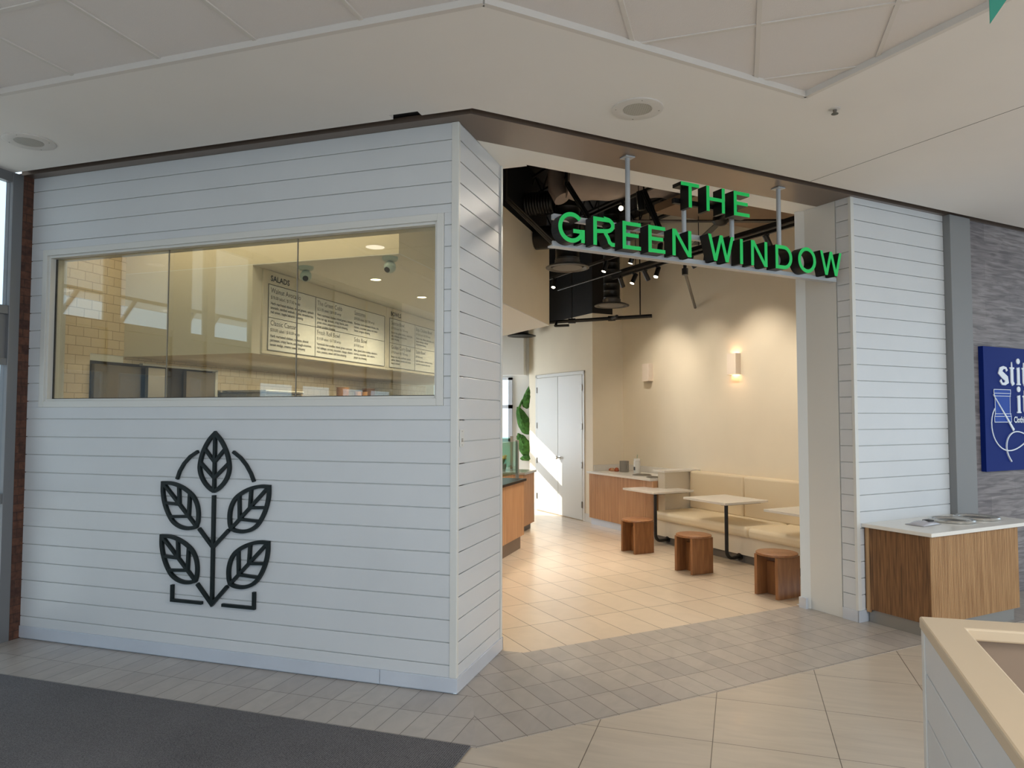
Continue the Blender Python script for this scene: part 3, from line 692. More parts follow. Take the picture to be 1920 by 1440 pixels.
def L_R(x0, x1, z0, z1):
    m = z0+(z1-z0)*0.46; r = (z1-m)/2-h2*0.5
    bowl = [(x0+w, z1-h2), (x1-0.065, z1-h2)]+arc(x1-0.070, (z1+m)/2+h2*0.25, 0.058, r-h2*0.3, 88, -88, 10)+[(x0+w, m+h2*0.5)]
    return [vbar(x0+h2, z0, z1)]+stroke(bowl, w*0.95)+stroke([(x0+0.10, m+0.004), (x0+0.128, m-0.035), (x0+0.140, z0+0.030), (x0+0.158, z0+0.017), (x1+0.004, z0+0.016)], w*0.92)
def L_D(x0, x1, z0, z1):
    rz = (z1-z0)/2-h2; cz = (z0+z1)/2
    return [vbar(x0+h2, z0, z1)]+stroke([(x0+w, z1-h2), (x0+0.095, z1-h2)]+arc(x0+0.098, cz, x1-x0-0.098-h2, rz, 86, -86, 16)+[(x0+0.095, z0+h2), (x0+w, z0+h2)], w)
def ringletter(cx, cz, rx, rz, a0, a1, n): return stroke(arc(cx, cz, rx-h2, rz-h2, a0, a1, n), w)
letter([hbar(3.619, 3.80, 3.612-h2), vbar(3.7095, 3.418, 3.612-w)])
letter([vbar(3.875+h2, 3.416, 3.616), vbar(4.065-h2, 3.416, 3.616), hbar(3.875+w, 4.065-w, 3.516)])
letter(L_E(4.163, 4.332, 3.418, 3.618))
letter(ringletter(2.628, 3.128, 0.108, 0.108, 42, 342, 30)+[vbar(2.722, zb, 3.120), hbar(2.642, 2.705, 3.120-h2)])
letter(L_R(2.811, 2.992, zb, zt))
letter(L_E(3.067, 3.232, zb, zt)); letter(L_E(3.302, 3.460, zb, zt))
letter(L_N(3.530, 3.716, zb, zt)); letter(L_W(3.887, 4.156, zb, zt+0.004)); letter([vbar(4.238, zb+0.002, zt)])
letter(L_N(4.344, 4.525, zb+0.004, zt+0.006)); letter(L_D(4.620, 4.814, zb+0.006, zt))
letter(ringletter(4.994, 3.138, 0.108, 0.110, 0, 360, 36)); letter(L_W(5.158, 5.430, zb+0.006, zt+0.010))
# rails and poles
MB().box(2.535, 5.49, 4.303, 4.318, 3.016, 3.046, st=True).add(MB().box(2.535, 5.49, 4.303, 4.375, 3.010, 3.020, st=True).v, MB().box(0, 1, 0, 1, 0, 1).f).build('lower_rail', 'pole', gs)
MB().box(2.545, 4.02, 4.305, 4.345, 3.205, 3.245, st=True).build('upper_rail', 'pole', gs, bevel=0.004)
MB().box(3.64, 4.31, 4.305, 4.34, 3.475, 3.515, st=True).build('short_rail', 'letter_side', gs, bevel=0.003)
for s, z0, fl in ((3.226, 3.02, 1), (4.830, 3.02, 1), (3.775, 3.02, 0), (4.285, 3.02, 0)):
    c = P(s, 4.352)
    o = MB().tube([(c.x, c.y, z0), (c.x, c.y, ZC if fl else 3.60)], 0.019, 14).build('pole', 'pole', gs, smooth=True)
    if fl: MB().box(s-0.042, s+0.042, 4.31, 4.394, ZC-0.010, ZC, st=True).build('flange_plate', 'pole', o, bevel=0.002)

# ================================================================== SHOP INTERIOR SHELL
mb = MB(); mb.box(7.38, 7.55, 4.7, 10.25, 0, 5.2, st=True)
struct('wall_banquette', mb, 'cream', label='tall cream wall behind the banquette')
mb = MB(); mb.box(6.75, 7.5, 10.13, 12.39, 0, 3.57, st=True)
struct('wall_back', mb, 'cream', label='cream wall with the white double door')
mb = MB(); mb.box(6.75, 7.17, 10.131, 12.39, 3.57, 5.2, st=True)
struct('wall_upper', mb, 'black')
mb = MB(); mb.box(7.172, 7.5, 10.135, 12.39, 3.57, 5.2, st=True); mb.box(7.38, 7.55, 10.25, 12.6, 0, 5.2, st=True); mb.box(6.80, 7.5, 12.4, 12.6, 0, 5.2, st=True)
struct('wall_closing', mb, 'cream')
mb = MB(); mb.box(-5.85, -3.9, 13.56, 13.7, 0, 5.2); mb.prism([(-5.85, 13.56), (-5.85, 5.2), (-5.5, 5.2), (-5.5, 13.56)], 5.2, 5.21)
struct('wall_far', mb, 'bright')
mb = MB(); mb.box(-5.545, -4.05, 13.35, 13.56, 2.62, 5.2); struct('wall_far_bulkhead', mb, 'bright')
mb = MB(); mb.prism([(-5.85, 4.37), (-1.8, 4.37), tuple(P(5.6, 4.6)[:2]), tuple(P(7.55, 4.6)[:2]), tuple(P(7.55, 12.5)[:2]), (-4, 14), (-5.85, 14)], 5.2, 5.3)
struct('ceiling_deck', mb, 'black', label='black open ceiling of the shop')
mb = MB(); mb.box(5.6, 7.38, 4.80, 7.0, 4.35, 4.45, st=True)
struct('ceiling_panel', mb, 'deck', label='brown ceiling panel above the tables')
# kitchen soffits
mb = MB(); mb.prism([(-5.55, 5.256), (-2.672, 5.256), (-2.672, 10.12), (-5.55, 13.0)], 3.150, 4.32)
kc = struct('ceiling_kitchen', mb, 'cream', label='dropped ceiling over the kitchen')
MB().prism([(-5.55, 5.257), (-2.673, 5.257), (-2.673, 10.119), (-5.55, 12.99)], 3.143, 3.150).build('soffit_underside', 'bright', kc)
mb = MB(); mb.prism([(-5.55, 5.256), (-2.70, 5.256), (-2.70, 10.09), (-5.55, 12.95)], 4.32, 5.2)
struct('wall_upper', mb, 'black')
mb = MB(); mb.box(-5.55, -4.11, 5.256, 11.6, 2.358, 3.143)
struct('wall_menu_bulkhead', mb, 'kitchen_paint', label='bulkhead that carries the menu boards')
mb = MB(); mb.box(-5.6, -1.9, 4.5, 5.256, 3.60, 3.66); struct('ceiling_front', mb, 'kitchen_paint')
# storeroom recess behind the tile wall
mb = MB()
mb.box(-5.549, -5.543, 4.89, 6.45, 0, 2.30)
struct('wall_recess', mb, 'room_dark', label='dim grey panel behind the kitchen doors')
for (a, b, x0, lab, mm) in ((4.90, 5.42, -5.50, 'narrow grey cabinet door beside the subway tiles', 'door_grey'), (5.45, 5.66, -5.44, 'light grey kitchen door leaf next to the dark gap', 'steel_dull'), (5.98, 6.40, -5.47, 'wide grey kitchen door leaf beside the steel counter', 'door_grey')):
    t = thing('kitchen_door', lab, 'door', (x0, (a+b)/2, 0), 'grey kitchen doors')
    MB().box(x0-0.04, x0, a, b, 0.02, 2.27).build('leaf', mm, t, bevel=0.003)
    MB().box(x0, x0+0.02, a+0.03, a+0.05, 1.0, 1.3).build('handle', 'nickel', t)
mb = MB(); mb.box(-5.56, -5.50, 6.44, 6.48, 0, 2.30); mb.box(-5.56, -5.50, 5.44, 6.48, 2.29, 2.31)
struct('trim_4', mb, 'white_trim')

# steel cabinets, bowls, printer
t = thing('steel_cabinet', 'tall stainless steel kitchen cabinet beside the grey doors', 'cabinet', (-5.2, 6.85, 0))
MB().box(-5.52, -4.9, 6.52, 7.18, 0.1, 2.06).build('body', 'steel_dull', t, bevel=0.006)
MB().box(-5.53, -4.88, 6.50, 7.20, 2.06, 2.085).build('top', 'steel', t, bevel=0.004)
MB().box(-4.9, -4.885, 6.55, 7.15, 0.2, 2.0).build('door', 'steel', t, bevel=0.004)
t = thing('steel_cabinet', 'long lower steel cabinet under the stacked kraft bowls', 'cabinet', (-5.2, 8.7, 0))
MB().box(-5.52, -4.95, 7.22, 10.9, 0.1, 1.93).build('body', 'steel_dull', t, bevel=0.006)
for k in range(4): MB().box(-4.95, -4.935, 7.26+0.91*k, 8.12+0.91*k, 0.2, 1.88).build('door', 'steel', t, bevel=0.004)
tag(MB().box(-5.35, -5.0, 7.35, 8.0, 1.932, 1.985).build('steel_tray', 'steel', bevel=0.01), 'low steel tray on the kitchen cabinet left of the bowls', 'tray')
for x, y, r, n, lab in ((-5.2, 8.58, 0.09, 11, 'widest stack of kraft bowls, at the left of the group'), (-5.15, 8.90, 0.05, 9, 'slim stack of kraft cups, left of the pair'), (-5.15, 9.08, 0.05, 9, 'slim stack of kraft cups, right of the pair'), (-5.38, 9.62, 0.10, 12, 'tall stack of kraft bowls behind the slim cup stacks')):
    mb = MB()
    for k in range(n):
        z = 1.932+k*0.024; mb.lathe((x, y, z), [(r*0.82, 0), (r*0.96, 0.018), (r, 0.021), (r, 0.024), (0.0001, 0.024)], 24)
    tag(mb.build('kraft_bowls', 'kraft', smooth=True), lab, 'bowls', 'stacked kraft bowls and cups')
t = thing('label_printer', 'black box printer on the kitchen cabinet at the right end', 'printer', (-5.2, 10.2, 1.93))
MB().box(-5.35, -5.05, 9.98, 10.42, 1.932, 2.075).build('body', 'black_metal', t, bevel=0.012)
MB().box(-5.049, -5.045, 10.03, 10.37, 1.97, 2.03).build('paper_slot', 'nickel', t)

# menu boards
def menu_board(y0, y1, lab, title, cols, rows):
    t = thing('menu_board', lab, 'menu board', (-4.105, y0, 2.36), 'menu boards over the kitchen')
    MB().box(-4.11, -4.095, y0, y1, 2.368, 3.135).build('backboard', 'menu_board', t, bevel=0.002)
    mb = MB(); mb.box(-4.095, -4.092, y0+0.07, y1-0.05, 2.405, 3.010); mb.build('panel', 'menu_panel', t)
    mb = MB()
    for q in stroke([(y0+0.07, 2.405), (y1-0.05, 2.405), (y1-0.05, 3.010), (y0+0.07, 3.010), (y0+0.07, 2.400)], 0.006): mb.plate(q, (-4.092, 0, 0), Y, Z, 0, 0.004)
    for q in stroke([(y0+0.07, 2.705), (y1-0.05, 2.705)], 0.004): mb.plate(q, (-4.092, 0, 0), Y, Z, 0, 0.004)
    for c in cols[1:2]:
        for q in stroke([(c-0.03, 2.405), (c-0.03, 3.01)], 0.004): mb.plate(q, (-4.092, 0, 0), Y, Z, 0, 0.004)
    mb.build('divider', 'ink', t)
    mb = MB(); text_into(mb, title, (-4.095, 0, 0), Y, Z, 0.072, y0+0.10, 3.045, 0.003, 1.15, bold=0.0015); mb.build('heading', 'ink_dark', t)
    mb = MB()
    for c, items in zip(cols, rows):
        for (name, price, lines), zz in zip(items, (2.935, 2.635)):
            text_into(mb, name, (-4.092, 0, 0), Y, Z, 0.068, c, zz, 0.002, 1.0)
            text_into(mb, price, (-4.092, 0, 0), Y, Z, 0.042, c, zz-0.055, 0.002, 1.0)
            for k, l in enumerate(lines): text_into(mb, l, (-4.092, 0, 0), Y, Z, 0.036, c, zz-0.108-0.040*k, 0.002, 1.0, bold=0.0006)
    mb.build('lettering', 'ink', t)
menu_board(5.388, 7.735, 'left menu board headed SALADS above the kitchen', 'SALADS', [5.49, 6.245, 6.975],
  [[('Walnut Avocado', '$19.00 salad / $17.00 wrap', ['Herb marinated chicken, mixed greens, spinach', 'avocado, candied walnuts, apples, strawberries,', 'red onion, maple balsamic dressing']),
    ('Classic Caesar', '$20.00 salad / $18.00 wrap', ['Herb marinated chicken, romaine, shaved', 'parmesan, crispy bacon, sourdough croutons,', 'lemon wedge, creamy caesar dressing'])],
   [('The Green Cobb', '$21.00 salad / $19.00 wrap', ['Herb marinated chicken, mixed greens, tomato,', 'free run egg, avocado, crispy bacon, corn', 'green onion, peppercorn ranch dressing,', 'green goddess dressing']),
    ('Fresh Roll Bowl', '$19.00 salad / $17.00 wrap', ['Vermicelli rice noodles, mixed greens, avocado', 'red cabbage, carrots, cucumber, mango, cilantro', 'mint, peanuts, sweet chili lime dressing'])],
   [('Santorini', '$19.00 salad / $17.00 wrap', ['Romaine, herb marinated chicken, feta', 'tomato, cucumber, olives, red onion', 'lemon oregano dressing']),
    ('Soba Bowl', '$19.00 bowl', ['Miso glazed soba noodles, edamame,', 'carrots, cucumber, nori, sesame,', 'ginger soy dressing'])]])
menu_board(7.745, 9.60, 'right menu board headed BOWLS above the kitchen', 'BOWLS', [7.86, 8.56, 9.12],
  [[('Sunrise Bowl', '$19.00 bowl / $17.00 wrap', ['Brown rice, grilled chicken, roasted yam,', 'kale, chickpeas, pickled onion,', 'tahini dressing']),
    ('Golden Curry Bowl', '$19.00 bowl / $17.00 wrap', ['Brown rice, tofu, cauliflower, spinach,', 'carrots, cilantro, coconut curry sauce', 'toasted almonds'])],
   [('Baja Chicken Bowl', '$19.00 bowl / $17.00 wrap', ['Cilantro rice, chicken, black beans, corn,', 'tomato, avocado, cabbage', 'chipotle lime dressing']),
    ('Sushi Bowl', '$19.00 bowl', ['Sushi rice, salmon, edamame, mango,', 'cucumber, seaweed, spicy mayo'])], []])
# cameras & kitchen downlights
ZK = 3.143
def seccam(x, y, ang, lab):
    t = thing('security_camera', lab, 'camera', (x, y, ZK), 'ceiling cameras over the kitchen')
    MB().lathe((x, y, ZK), [(0.068, 0), (0.066, -0.022), (0.052, -0.034), (0.0001, -0.034)], 28).build('base', 'cam_white', t, smooth=True)
    mb = MB(); mb.lathe((x, y, ZK-0.085), [(0.0001, -0.052)]+[(0.052*math.sin(math.radians(a)), -0.052*math.cos(math.radians(a))) for a in range(15, 180, 15)]+[(0.0001, 0.052)], 24)
    mb.build('ball', 'cam_white', t, smooth=True)
    a = math.radians(ang); d = Vector((math.cos(a)*0.8, math.sin(a)*0.8, -0.6))
    MB().lathe(Vector((x, y, ZK-0.085))+d*0.040, [(0.026, 0), (0.024, 0.014), (0.0001, 0.014)], 18, tuple(d)).build('lens', 'lens', t)
seccam(-3.70, 5.46, -60, 'white ball security camera above the SALADS heading')
seccam(-2.80, 5.345, -100, 'white ball security camera at the corner of the dropped ceiling')
def downlight(x, y, z, lab, e=26, grp='kitchen downlights'):
    t = thing('recessed_downlight', lab, 'downlight', (x, y, z), grp)
    MB().lathe((x, y, z), [(0.062, 0), (0.062, -0.004), (0.052, -0.005), (0.050, 0.0)], 28).build('trim_ring', 'white_trim', t)
    MB().lathe((x, y, z-0.001), [(0.05, -0.002), (0.05, 0.001)], 24).build('lens', 'lit_soft', t)
    lamp('downlight_lamp', 'SPOT', (x, y, z-0.03), e, WARM, (x, y, 0), spot_size=math.radians(150), spot_blend=0.8, shadow_soft_size=0.05)
downlight(-3.39, 6.18, ZK, 'round recessed downlight in the kitchen ceiling, nearer the window', 95)
downlight(-3.40, 7.26, ZK, 'round recessed downlight in the kitchen ceiling, farther from the window', 110)
downlight(-3.42, 9.0, ZK, 'round recessed downlight in the kitchen ceiling over the service counter', 60)
lamp('under_bulkhead_fill', 'AREA', (-4.75, 7.4, 2.34), 48, WARM, None, shape='RECTANGLE', size=0.5, size_y=4.0)  # added lamp without a fixture, brightens the tiles under the bulkhead
lamp('kitchen_front_fill', 'AREA', (-3.9, 4.9, 3.58), 14, WARM, None, shape='RECTANGLE', size=2.8, size_y=0.3)  # added lamp without a fixture, lights the zone behind the shop window

# ================================================================== SERVICE COUNTER
def reeds(mb, a0, a1, b, z0, z1, st=True, axis='s', pitch=0.0175, depth=0.006, sign=-1):
    """vertical half-round reeds on a face: along s at t=b, or along t at s=b"""
    n = max(1, int(round((a1-a0)/pitch))); p = (a1-a0)/n
    prof = []
    for k in range(n):
        c = a0+k*p
        prof += [(c+p*0.04, 0.0), (c+p*0.2, 0.75), (c+p*0.5, 1.0), (c+p*0.8, 0.75), (c+p*0.96, 0.0)]
    prof.append((a1, 0.0)); prof.insert(0, (a0, 0.0))
    pts = []
    for a, d in prof:
        o = b+sign*d*depth
        pts.append((a, o) if axis == 's' else (o, a))
    vs = []
    for q in pts:
        for z in (z0, z1):
            vs.append(P(q[0], q[1], z) if st else Vector((q[0], q[1], z)))
    mb.add(vs, [(2*i, 2*i+2, 2*i+3, 2*i+1) for i in range(len(pts)-1)])
t = thing('service_counter', 'wood fronted service counter with dark top just inside the doorway', 'counter', (-3.2, 8.0, 0))
mb = MB(); mb.box(-3.55, -2.845, 6.2, 9.40, 0.185, 0.915); mb.build('body', 'oak_warm', t)
mb = MB(); reeds(mb, 6.2, 9.40, -2.845, 0.185, 0.915, st=False, axis='t', pitch=0.03, depth=0.004, sign=1); mb.build('reeded_front', 'oak_warm', t)
MB().box(-3.57, -2.815, 6.18, 9.43, 0.915, 0.948).build('worktop', 'black_gloss', t, bevel=0.003)
MB().box(-3.5, -2.89, 6.22, 9.38, 0, 0.185).build('kick_plate', 'brown_metal', t)
t = thing('sneeze_guard', 'clear glass sneeze guard on square metal posts at the counter end', 'sneeze guard', (-2.93, 9.36, 0.948))
for yy in (9.36, 8.3, 7.2): MB().box(-2.95, -2.91, yy-0.02, yy+0.02, 0.948, 1.475).build('post', 'steel_dull', t, bevel=0.003)
MB().box(-2.935, -2.927, 7.2, 9.34, 1.02, 1.46).build('glass_panel', 'glass_guard', t)
t = thing('back_counter', 'wood back counter with pale top near the bright window', 'counter', (-3.7, 10.9, 0))
MB().box(-4.4, -3.20, 10.55, 11.15, 0.1, 0.90).build('body', 'oak_warm', t); MB().box(-4.43, -3.17, 10.52, 11.18, 0.90, 0.935).build('worktop', 'steel', t, bevel=0.003)
MB().box(-4.35, -3.25, 10.6, 11.1, 0, 0.1).build('kick_plate', 'kick', t)
t = thing('sneeze_guard', 'shorter glass guard on a metal post at the back counter', 'sneeze guard', (-3.4, 10.7, 0.935))
MB().box(-3.46, -3.42, 10.68, 10.72, 0.935, 1.49).build('post', 'steel_dull', t, bevel=0.003)
MB().box(-4.3, -3.46, 10.696, 10.704, 1.0, 1.47).build('glass_panel', 'glass_guard', t)
t = thing('flower_pot', 'small yellow flowers in a grey pot on the back counter', 'flower pot', (-3.52, 10.62, 0.935))
MB().lathe((-3.56, 10.60, 0.937), [(0.05, 0), (0.065, 0.12), (0.06, 0.12), (0.0001, 0.11)], 20).build('pot', 'steel_dull', t, smooth=True)
mb = MB()
for k in range(14):
    a = k*2.4; r = 0.055*math.sqrt((k+1)/14); c = Vector((-3.56+r*math.cos(a), 10.60+r*math.sin(a), 1.14+0.05*random.random()))
    mb.lathe(c, [(0.0001, -0.018), (0.02, -0.008), (0.026, 0.006), (0.014, 0.018), (0.0001, 0.02)], 8)
mb.build('blossoms', 'yellow', t, smooth=True)
mb = MB()
for k in range(10):
    a = k*0.63; mb.tube([(-3.56, 10.60, 1.04), (-3.56+0.03*math.cos(a), 10.60+0.03*math.sin(a), 1.10), (-3.56+0.055*math.cos(a), 10.60+0.055*math.sin(a), 1.15)], [0.004, 0.012, 0.001], 6)
mb.build('leaves', 'moss', t)

# ================================================================== DOUBLE DOOR
def door_leaf(t0, t1, hinge_t, lab, n):
    o = struct('door_%d' % n, MB().box(6.732, 6.772, t0+0.002, t1-0.002, 0.012, 2.535, st=True), 'white_trim', bevel=0.002, label=lab)
    for z in (0.22, 0.90, 1.57, 2.25):
        MB().box(6.722, 6.736, hinge_t-0.016, hinge_t+0.016, z, z+0.11, st=True).build('hinge', 'nickel', o, bevel=0.003)
    return o
d1 = door_leaf(10.44, 11.255, 10.445, 'right leaf of the white double door', 1)
d2 = door_leaf(11.262, 12.045, 12.04, 'left leaf of the white double door', 2)
c = P(6.715, 11.20, 1.05)
hd = MB().lathe(c, [(0.030, 0.02), (0.030, 0.008), (0.012, 0.006), (0.012, -0.03), (0.028, -0.04), (0.030, -0.055), (0.020, -0.068), (0.0001, -0.07)], 20, tuple(SC)).build('door_handle', 'steel', d1, smooth=True)
c2 = P(6.73, 11.30, 1.05); MB().lathe(c2, [(0.0001, -0.006), (0.022, -0.006), (0.024, 0.0)], 18, tuple(SC)).build('lock_plate', 'steel', d2)
mb = MB()
mb.box(6.735, 6.76, 10.375, 10.435, 0, 2.60, st=True); mb.box(6.735, 6.76, 12.05, 12.11, 0, 2.60, st=True); mb.box(6.735, 6.76, 10.375, 12.11, 2.54, 2.60, st=True)
struct('trim_5', mb, 'white_trim', bevel=0.003)
mb = MB(); mb.box(6.738, 6.752, 10.12, 10.375, 0, 0.14, st=True); mb.box(6.738, 6.752, 12.11, 12.39, 0, 0.14, st=True)
struct('baseboard_back', mb, 'white_trim')
# moss leaves on the far wall
t = thing('moss_leaf_art', 'green moss leaf wall decoration beside the white double door', 'wall art', (-4.1, 13.55, 0.9))
def moss_leaf(cx, cz, L, Wd, ang):
    a = math.radians(ang); rng = random.Random(int(cx*100)+int(cz*37))
    mb = MB(); n = 26; prof = []
    for k in range(n):
        u = 2*math.pi*k/n; px = math.cos(u)*Wd/2*(1-0.35*math.sin(u)); pz = math.sin(u)*L/2
        j = 1+rng.uniform(-0.07, 0.07); px *= j; pz *= j
        prof.append((cx+px*math.cos(a)-pz*math.sin(a), cz+px*math.sin(a)+pz*math.cos(a)))
    vs = [(x, 13.558, z) for x, z in prof]; rings = 5
    for r in range(1, rings):
        f = 1-r/rings
        vs += [(cx+(x-cx)*f+rng.uniform(-.008, .008), 13.555-0.05*math.sin(r/rings*1.5)-rng.uniform(0, .02), cz+(z-cz)*f+rng.uniform(-.008, .008)) for x, z in prof]
    vs.append((cx, 13.50, cz)); fs = []
    for r in range(rings-1):
        for k in range(n): fs.append((r*n+k, r*n+(k+1) % n, (r+1)*n+(k+1) % n, (r+1)*n+k))
    for k in range(n): fs.append(((rings-1)*n+k, (rings-1)*n+(k+1) % n, len(vs)-1))
    mb.add(vs, fs); mb.build('leaf', 'moss', t, smooth=True)
moss_leaf(-4.12, 1.72, 0.60, 0.26, 25); moss_leaf(-4.10, 1.24, 0.52, 0.26, 30); moss_leaf(-4.01, 2.20, 0.50, 0.20, -15); moss_leaf(-4.03, 0.98, 0.12, 0.30, 0); 
mb = MB(); mb.tube([(-4.20, 13.53, 1.96), (-4.14, 13.53, 2.10), (-4.06, 13.53, 2.2)], 0.022, 8); mb.build('stem', 'moss', t)
# window frame on far wall
mb = MB()
for a, b in ((-5.3, -5.24), (-4.83, -4.77), (-4.42, -4.34)): mb.box(a, b, 13.52, 13.56, 1.3, 2.58)
for a, b in ((1.3, 1.36), (1.96, 2.03), (2.53, 2.58)): mb.box(-5.3, -4.34, 13.52, 13.56, a, b)
w4 = struct('window_4', mb, 'alu', label='small far window beside the moss leaves')
MB().box(-5.24, -4.42, 13.55, 13.556, 1.36, 2.53).build('glass_pane', mat('glowing_pane', (235, 245, 250), 0.2, emit=1.3, ecol=(225, 240, 250)), w4)  # pane glows by itself in place of daylight; the wall behind is solid

# ================================================================== NICHE COUNTER + ITEMS
t = thing('condiment_counter', 'reeded wood counter with white top in the niche behind the tables', 'counter', P(7.0, 9.3, 0))
MB().box(6.665, 7.37, 8.42, 10.12, 0.11, 0.848, st=True).build('body', 'oak_warm', t)
mb = MB(); reeds(mb, 8.42, 10.12, 6.665, 0.11, 0.848, axis='t', pitch=0.028, depth=0.006, sign=-1); mb.build('reeded_front', 'oak_warm', t)
MB().box(6.615, 7.375, 8.42, 10.127, 0.848, 0.88, st=True).build('worktop', 'quartz', t, bevel=0.003)
MB().box(7.355, 7.378, 8.42, 10.12, 0.88, 0.98, st=True).build('backsplash', 'quartz', t, bevel=0.002)
MB().box(6.76, 7.36, 10.108, 10.126, 0.88, 0.98, st=True).build('side_splash', 'quartz', t, bevel=0.002)
MB().box(6.69, 7.3, 8.44, 10.1, 0, 0.11, st=True).build('kick_plate', 'alu', t)
c = P(7.10, 9.72, 0.88)
t = thing('steel_canister', 'open steel canister on the condiment counter', 'canister', c)
MB().lathe(c, [(0.075, 0), (0.078, 0.005), (0.078, 0.175), (0.080, 0.18), (0.075, 0.18), (0.072, 0.01), (0.0001, 0.01)], 32).build('body', 'steel_dull', t, smooth=True)
MB().box(7.098-0.004, 7.102+0.004, 9.62, 9.64, 0.93, 1.0, st=True).build('hinge', 'steel', t)
c = P(7.12, 9.40, 0.88)
t = thing('water_bottle', 'white bottle with black mark and lid beside the steel canister', 'bottle', c)
MB().lathe(c, [(0.052, 0), (0.055, 0.01), (0.055, 0.19), (0.045, 0.205), (0.0001, 0.205)], 28).build('body', 'white_trim', t, smooth=True)
MB().lathe(c+Z*0.205, [(0.048, 0), (0.05, 0.008), (0.05, 0.03), (0.0001, 0.034)], 28).build('lid', 'bright', t, smooth=True)
MB().tube([c+Z*0.235, c+Z*0.30+SC*0.01], 0.005, 8).build('straw', 'glass_guard', t)
MB().box(7.062, 7.064, 9.375, 9.415, 0.93, 0.985, st=True).build('mark', 'ink_dark', t)
for i, (a, b) in enumerate(((7.05, 10.03), (7.02, 9.94), (7.04, 9.85))):
    c = P(a, b, 0.882); mb = MB(); rng = random.Random(i)
    mb.lathe(c, [(0.036, 0), (0.043, 0.012), (0.028, 0.035+0.01*i), (0.0001, 0.045+0.01*i)], 7)
    tag(mb.build('cutlery_bundle', 'orange' if i != 1 else 'kraft'), ('leftmost', 'middle', 'rightmost')[i]+' of the small brown heaps on the condiment counter', 'bundle', 'brown heaps on the condiment counter')
for i, (a, b, r) in enumerate(((6.95, 9.05, 0.15), (6.86, 8.62, 0.13))):
    c = P(a, b, 0.881)
    tag(MB().lathe(c, [(r, 0), (r, 0.006), (r-0.012, 0.010), (r-0.02, 0.004), (0.0001, 0.004)], 32).build('waste_ring', 'nickel', smooth=True), ('larger round dark waste ring on the condiment counter', 'round dark waste ring next to the banquette end wall')[i], 'waste ring', 'waste rings on the condiment counter')

# ================================================================== BANQUETTE
t = thing('banquette', 'long cream upholstered banquette along the cream wall', 'banquette', P(6.9, 6.6, 0))
MB().box(6.57, 7.375, 4.82, 8.24, 0.10, 0.34, st=True).build('base', 'bench_base', t)
MB().box(6.60, 7.37, 4.82, 8.24, 0, 0.10, st=True).build('kick_plate', 'kick', t)
for a, b in ((4.82, 6.42), (6.43, 8.2)): MB().box(6.50, 7.24, a, b, 0.325, 0.455, st=True).build('seat_cushion', 'vinyl', t, bevel=0.045, seg=4, smooth=True)
for a, b in ((4.82, 5.78), (5.79, 7.165), (7.175, 8.245)): MB().box(7.20, 7.375, a, b, 0.44, 0.995, st=True).build('back_cushion', 'vinyl', t, bevel=0.03, seg=3, smooth=True)
pt = MB().box(6.75, 7.375, 8.25, 8.41, 0, 0.985, st=True).build('end_panel', 'bench_base', t, bevel=0.004)
MB().box(6.70, 7.378, 8.20, 8.46, 0.985, 1.015, st=True).build('end_panel_cap', 'quartz', t, bevel=0.004)
# tables
def table(t0, t1, lab):
    tt = thing('cafe_table', lab, 'table', P(6.62, (t0+t1)/2, 0), 'white square cafe tables')
    MB().box(6.265, 6.985, t0, t1, 0.722, 0.750, st=True).build('tabletop', 'quartz', tt, bevel=0.003)
    ls, lt = 6.36, t0+0.085
    pts = [P(ls, lt, 0.72), P(ls, lt, 0.15)]
    for k in range(1, 7):
        a = math.radians(15*k); pts.append(P(ls+0.085*(1-math.cos(a)), lt, 0.15-0.085*math.sin(a)))
    pts += [P(6.575, lt, 0.068)]
    l = MB().tube(pts, 0.023, 14).build('leg', 'black_metal', tt, smooth=True)
    MB().lathe(P(6.565, lt, 0.068), [(0.045, 0), (0.045, 0.012), (0.0001, 0.012)], 20, tuple(SC)).build('foot_flange', 'black_metal', l)
    MB().box(ls-0.05, 6.9, lt-0.04, lt+0.04, 0.712, 0.722, st=True).build('top_bracket', 'black_metal', tt)
table(7.90, 8.62, 'white square table nearest the condiment counter'); table(6.53, 7.29, 'white square table in the middle of the banquette'); table(5.20, 5.93, 'white square table half hidden by the doorway jamb')
# stools
def make_stool():
    t = thing('wooden_stool', '', 'stool', (0, 0, 0), 'round topped wooden stools')
    MB().lathe((0, 0, 0), [(0.198, 0.408), (0.203, 0.412), (0.203, 0.430), (0.198, 0.434), (0.0001, 0.434)], 44).build('seat', 'stool', t, smooth=True)
    for sg in (-1, 1):
        MB().box(-0.155, 0.155, sg*0.135-0.018, sg*0.135+0.018, 0, 0.408).build('side_panel', 'stool', t, bevel=0.002)
    MB().box(-0.016, 0.016, -0.117, 0.117, 0, 0.33).build('cross_panel', 'stool', t, bevel=0.002)
    return t
st0 = make_stool()
for i, (a, b, lab) in enumerate(((5.70, 6.46, 'round wooden stool in the middle, before the centre table'), (5.86, 7.74, 'round wooden stool farthest back, beside the reeded counter'), (5.70, 5.23, 'round wooden stool nearest the doorway jamb'))):
    o = st0 if i == 0 else copy_tree(st0)
    o.location = P(a, b, 0); o.rotation_euler = (0, 0, math.pi/4); o['label'] = lab
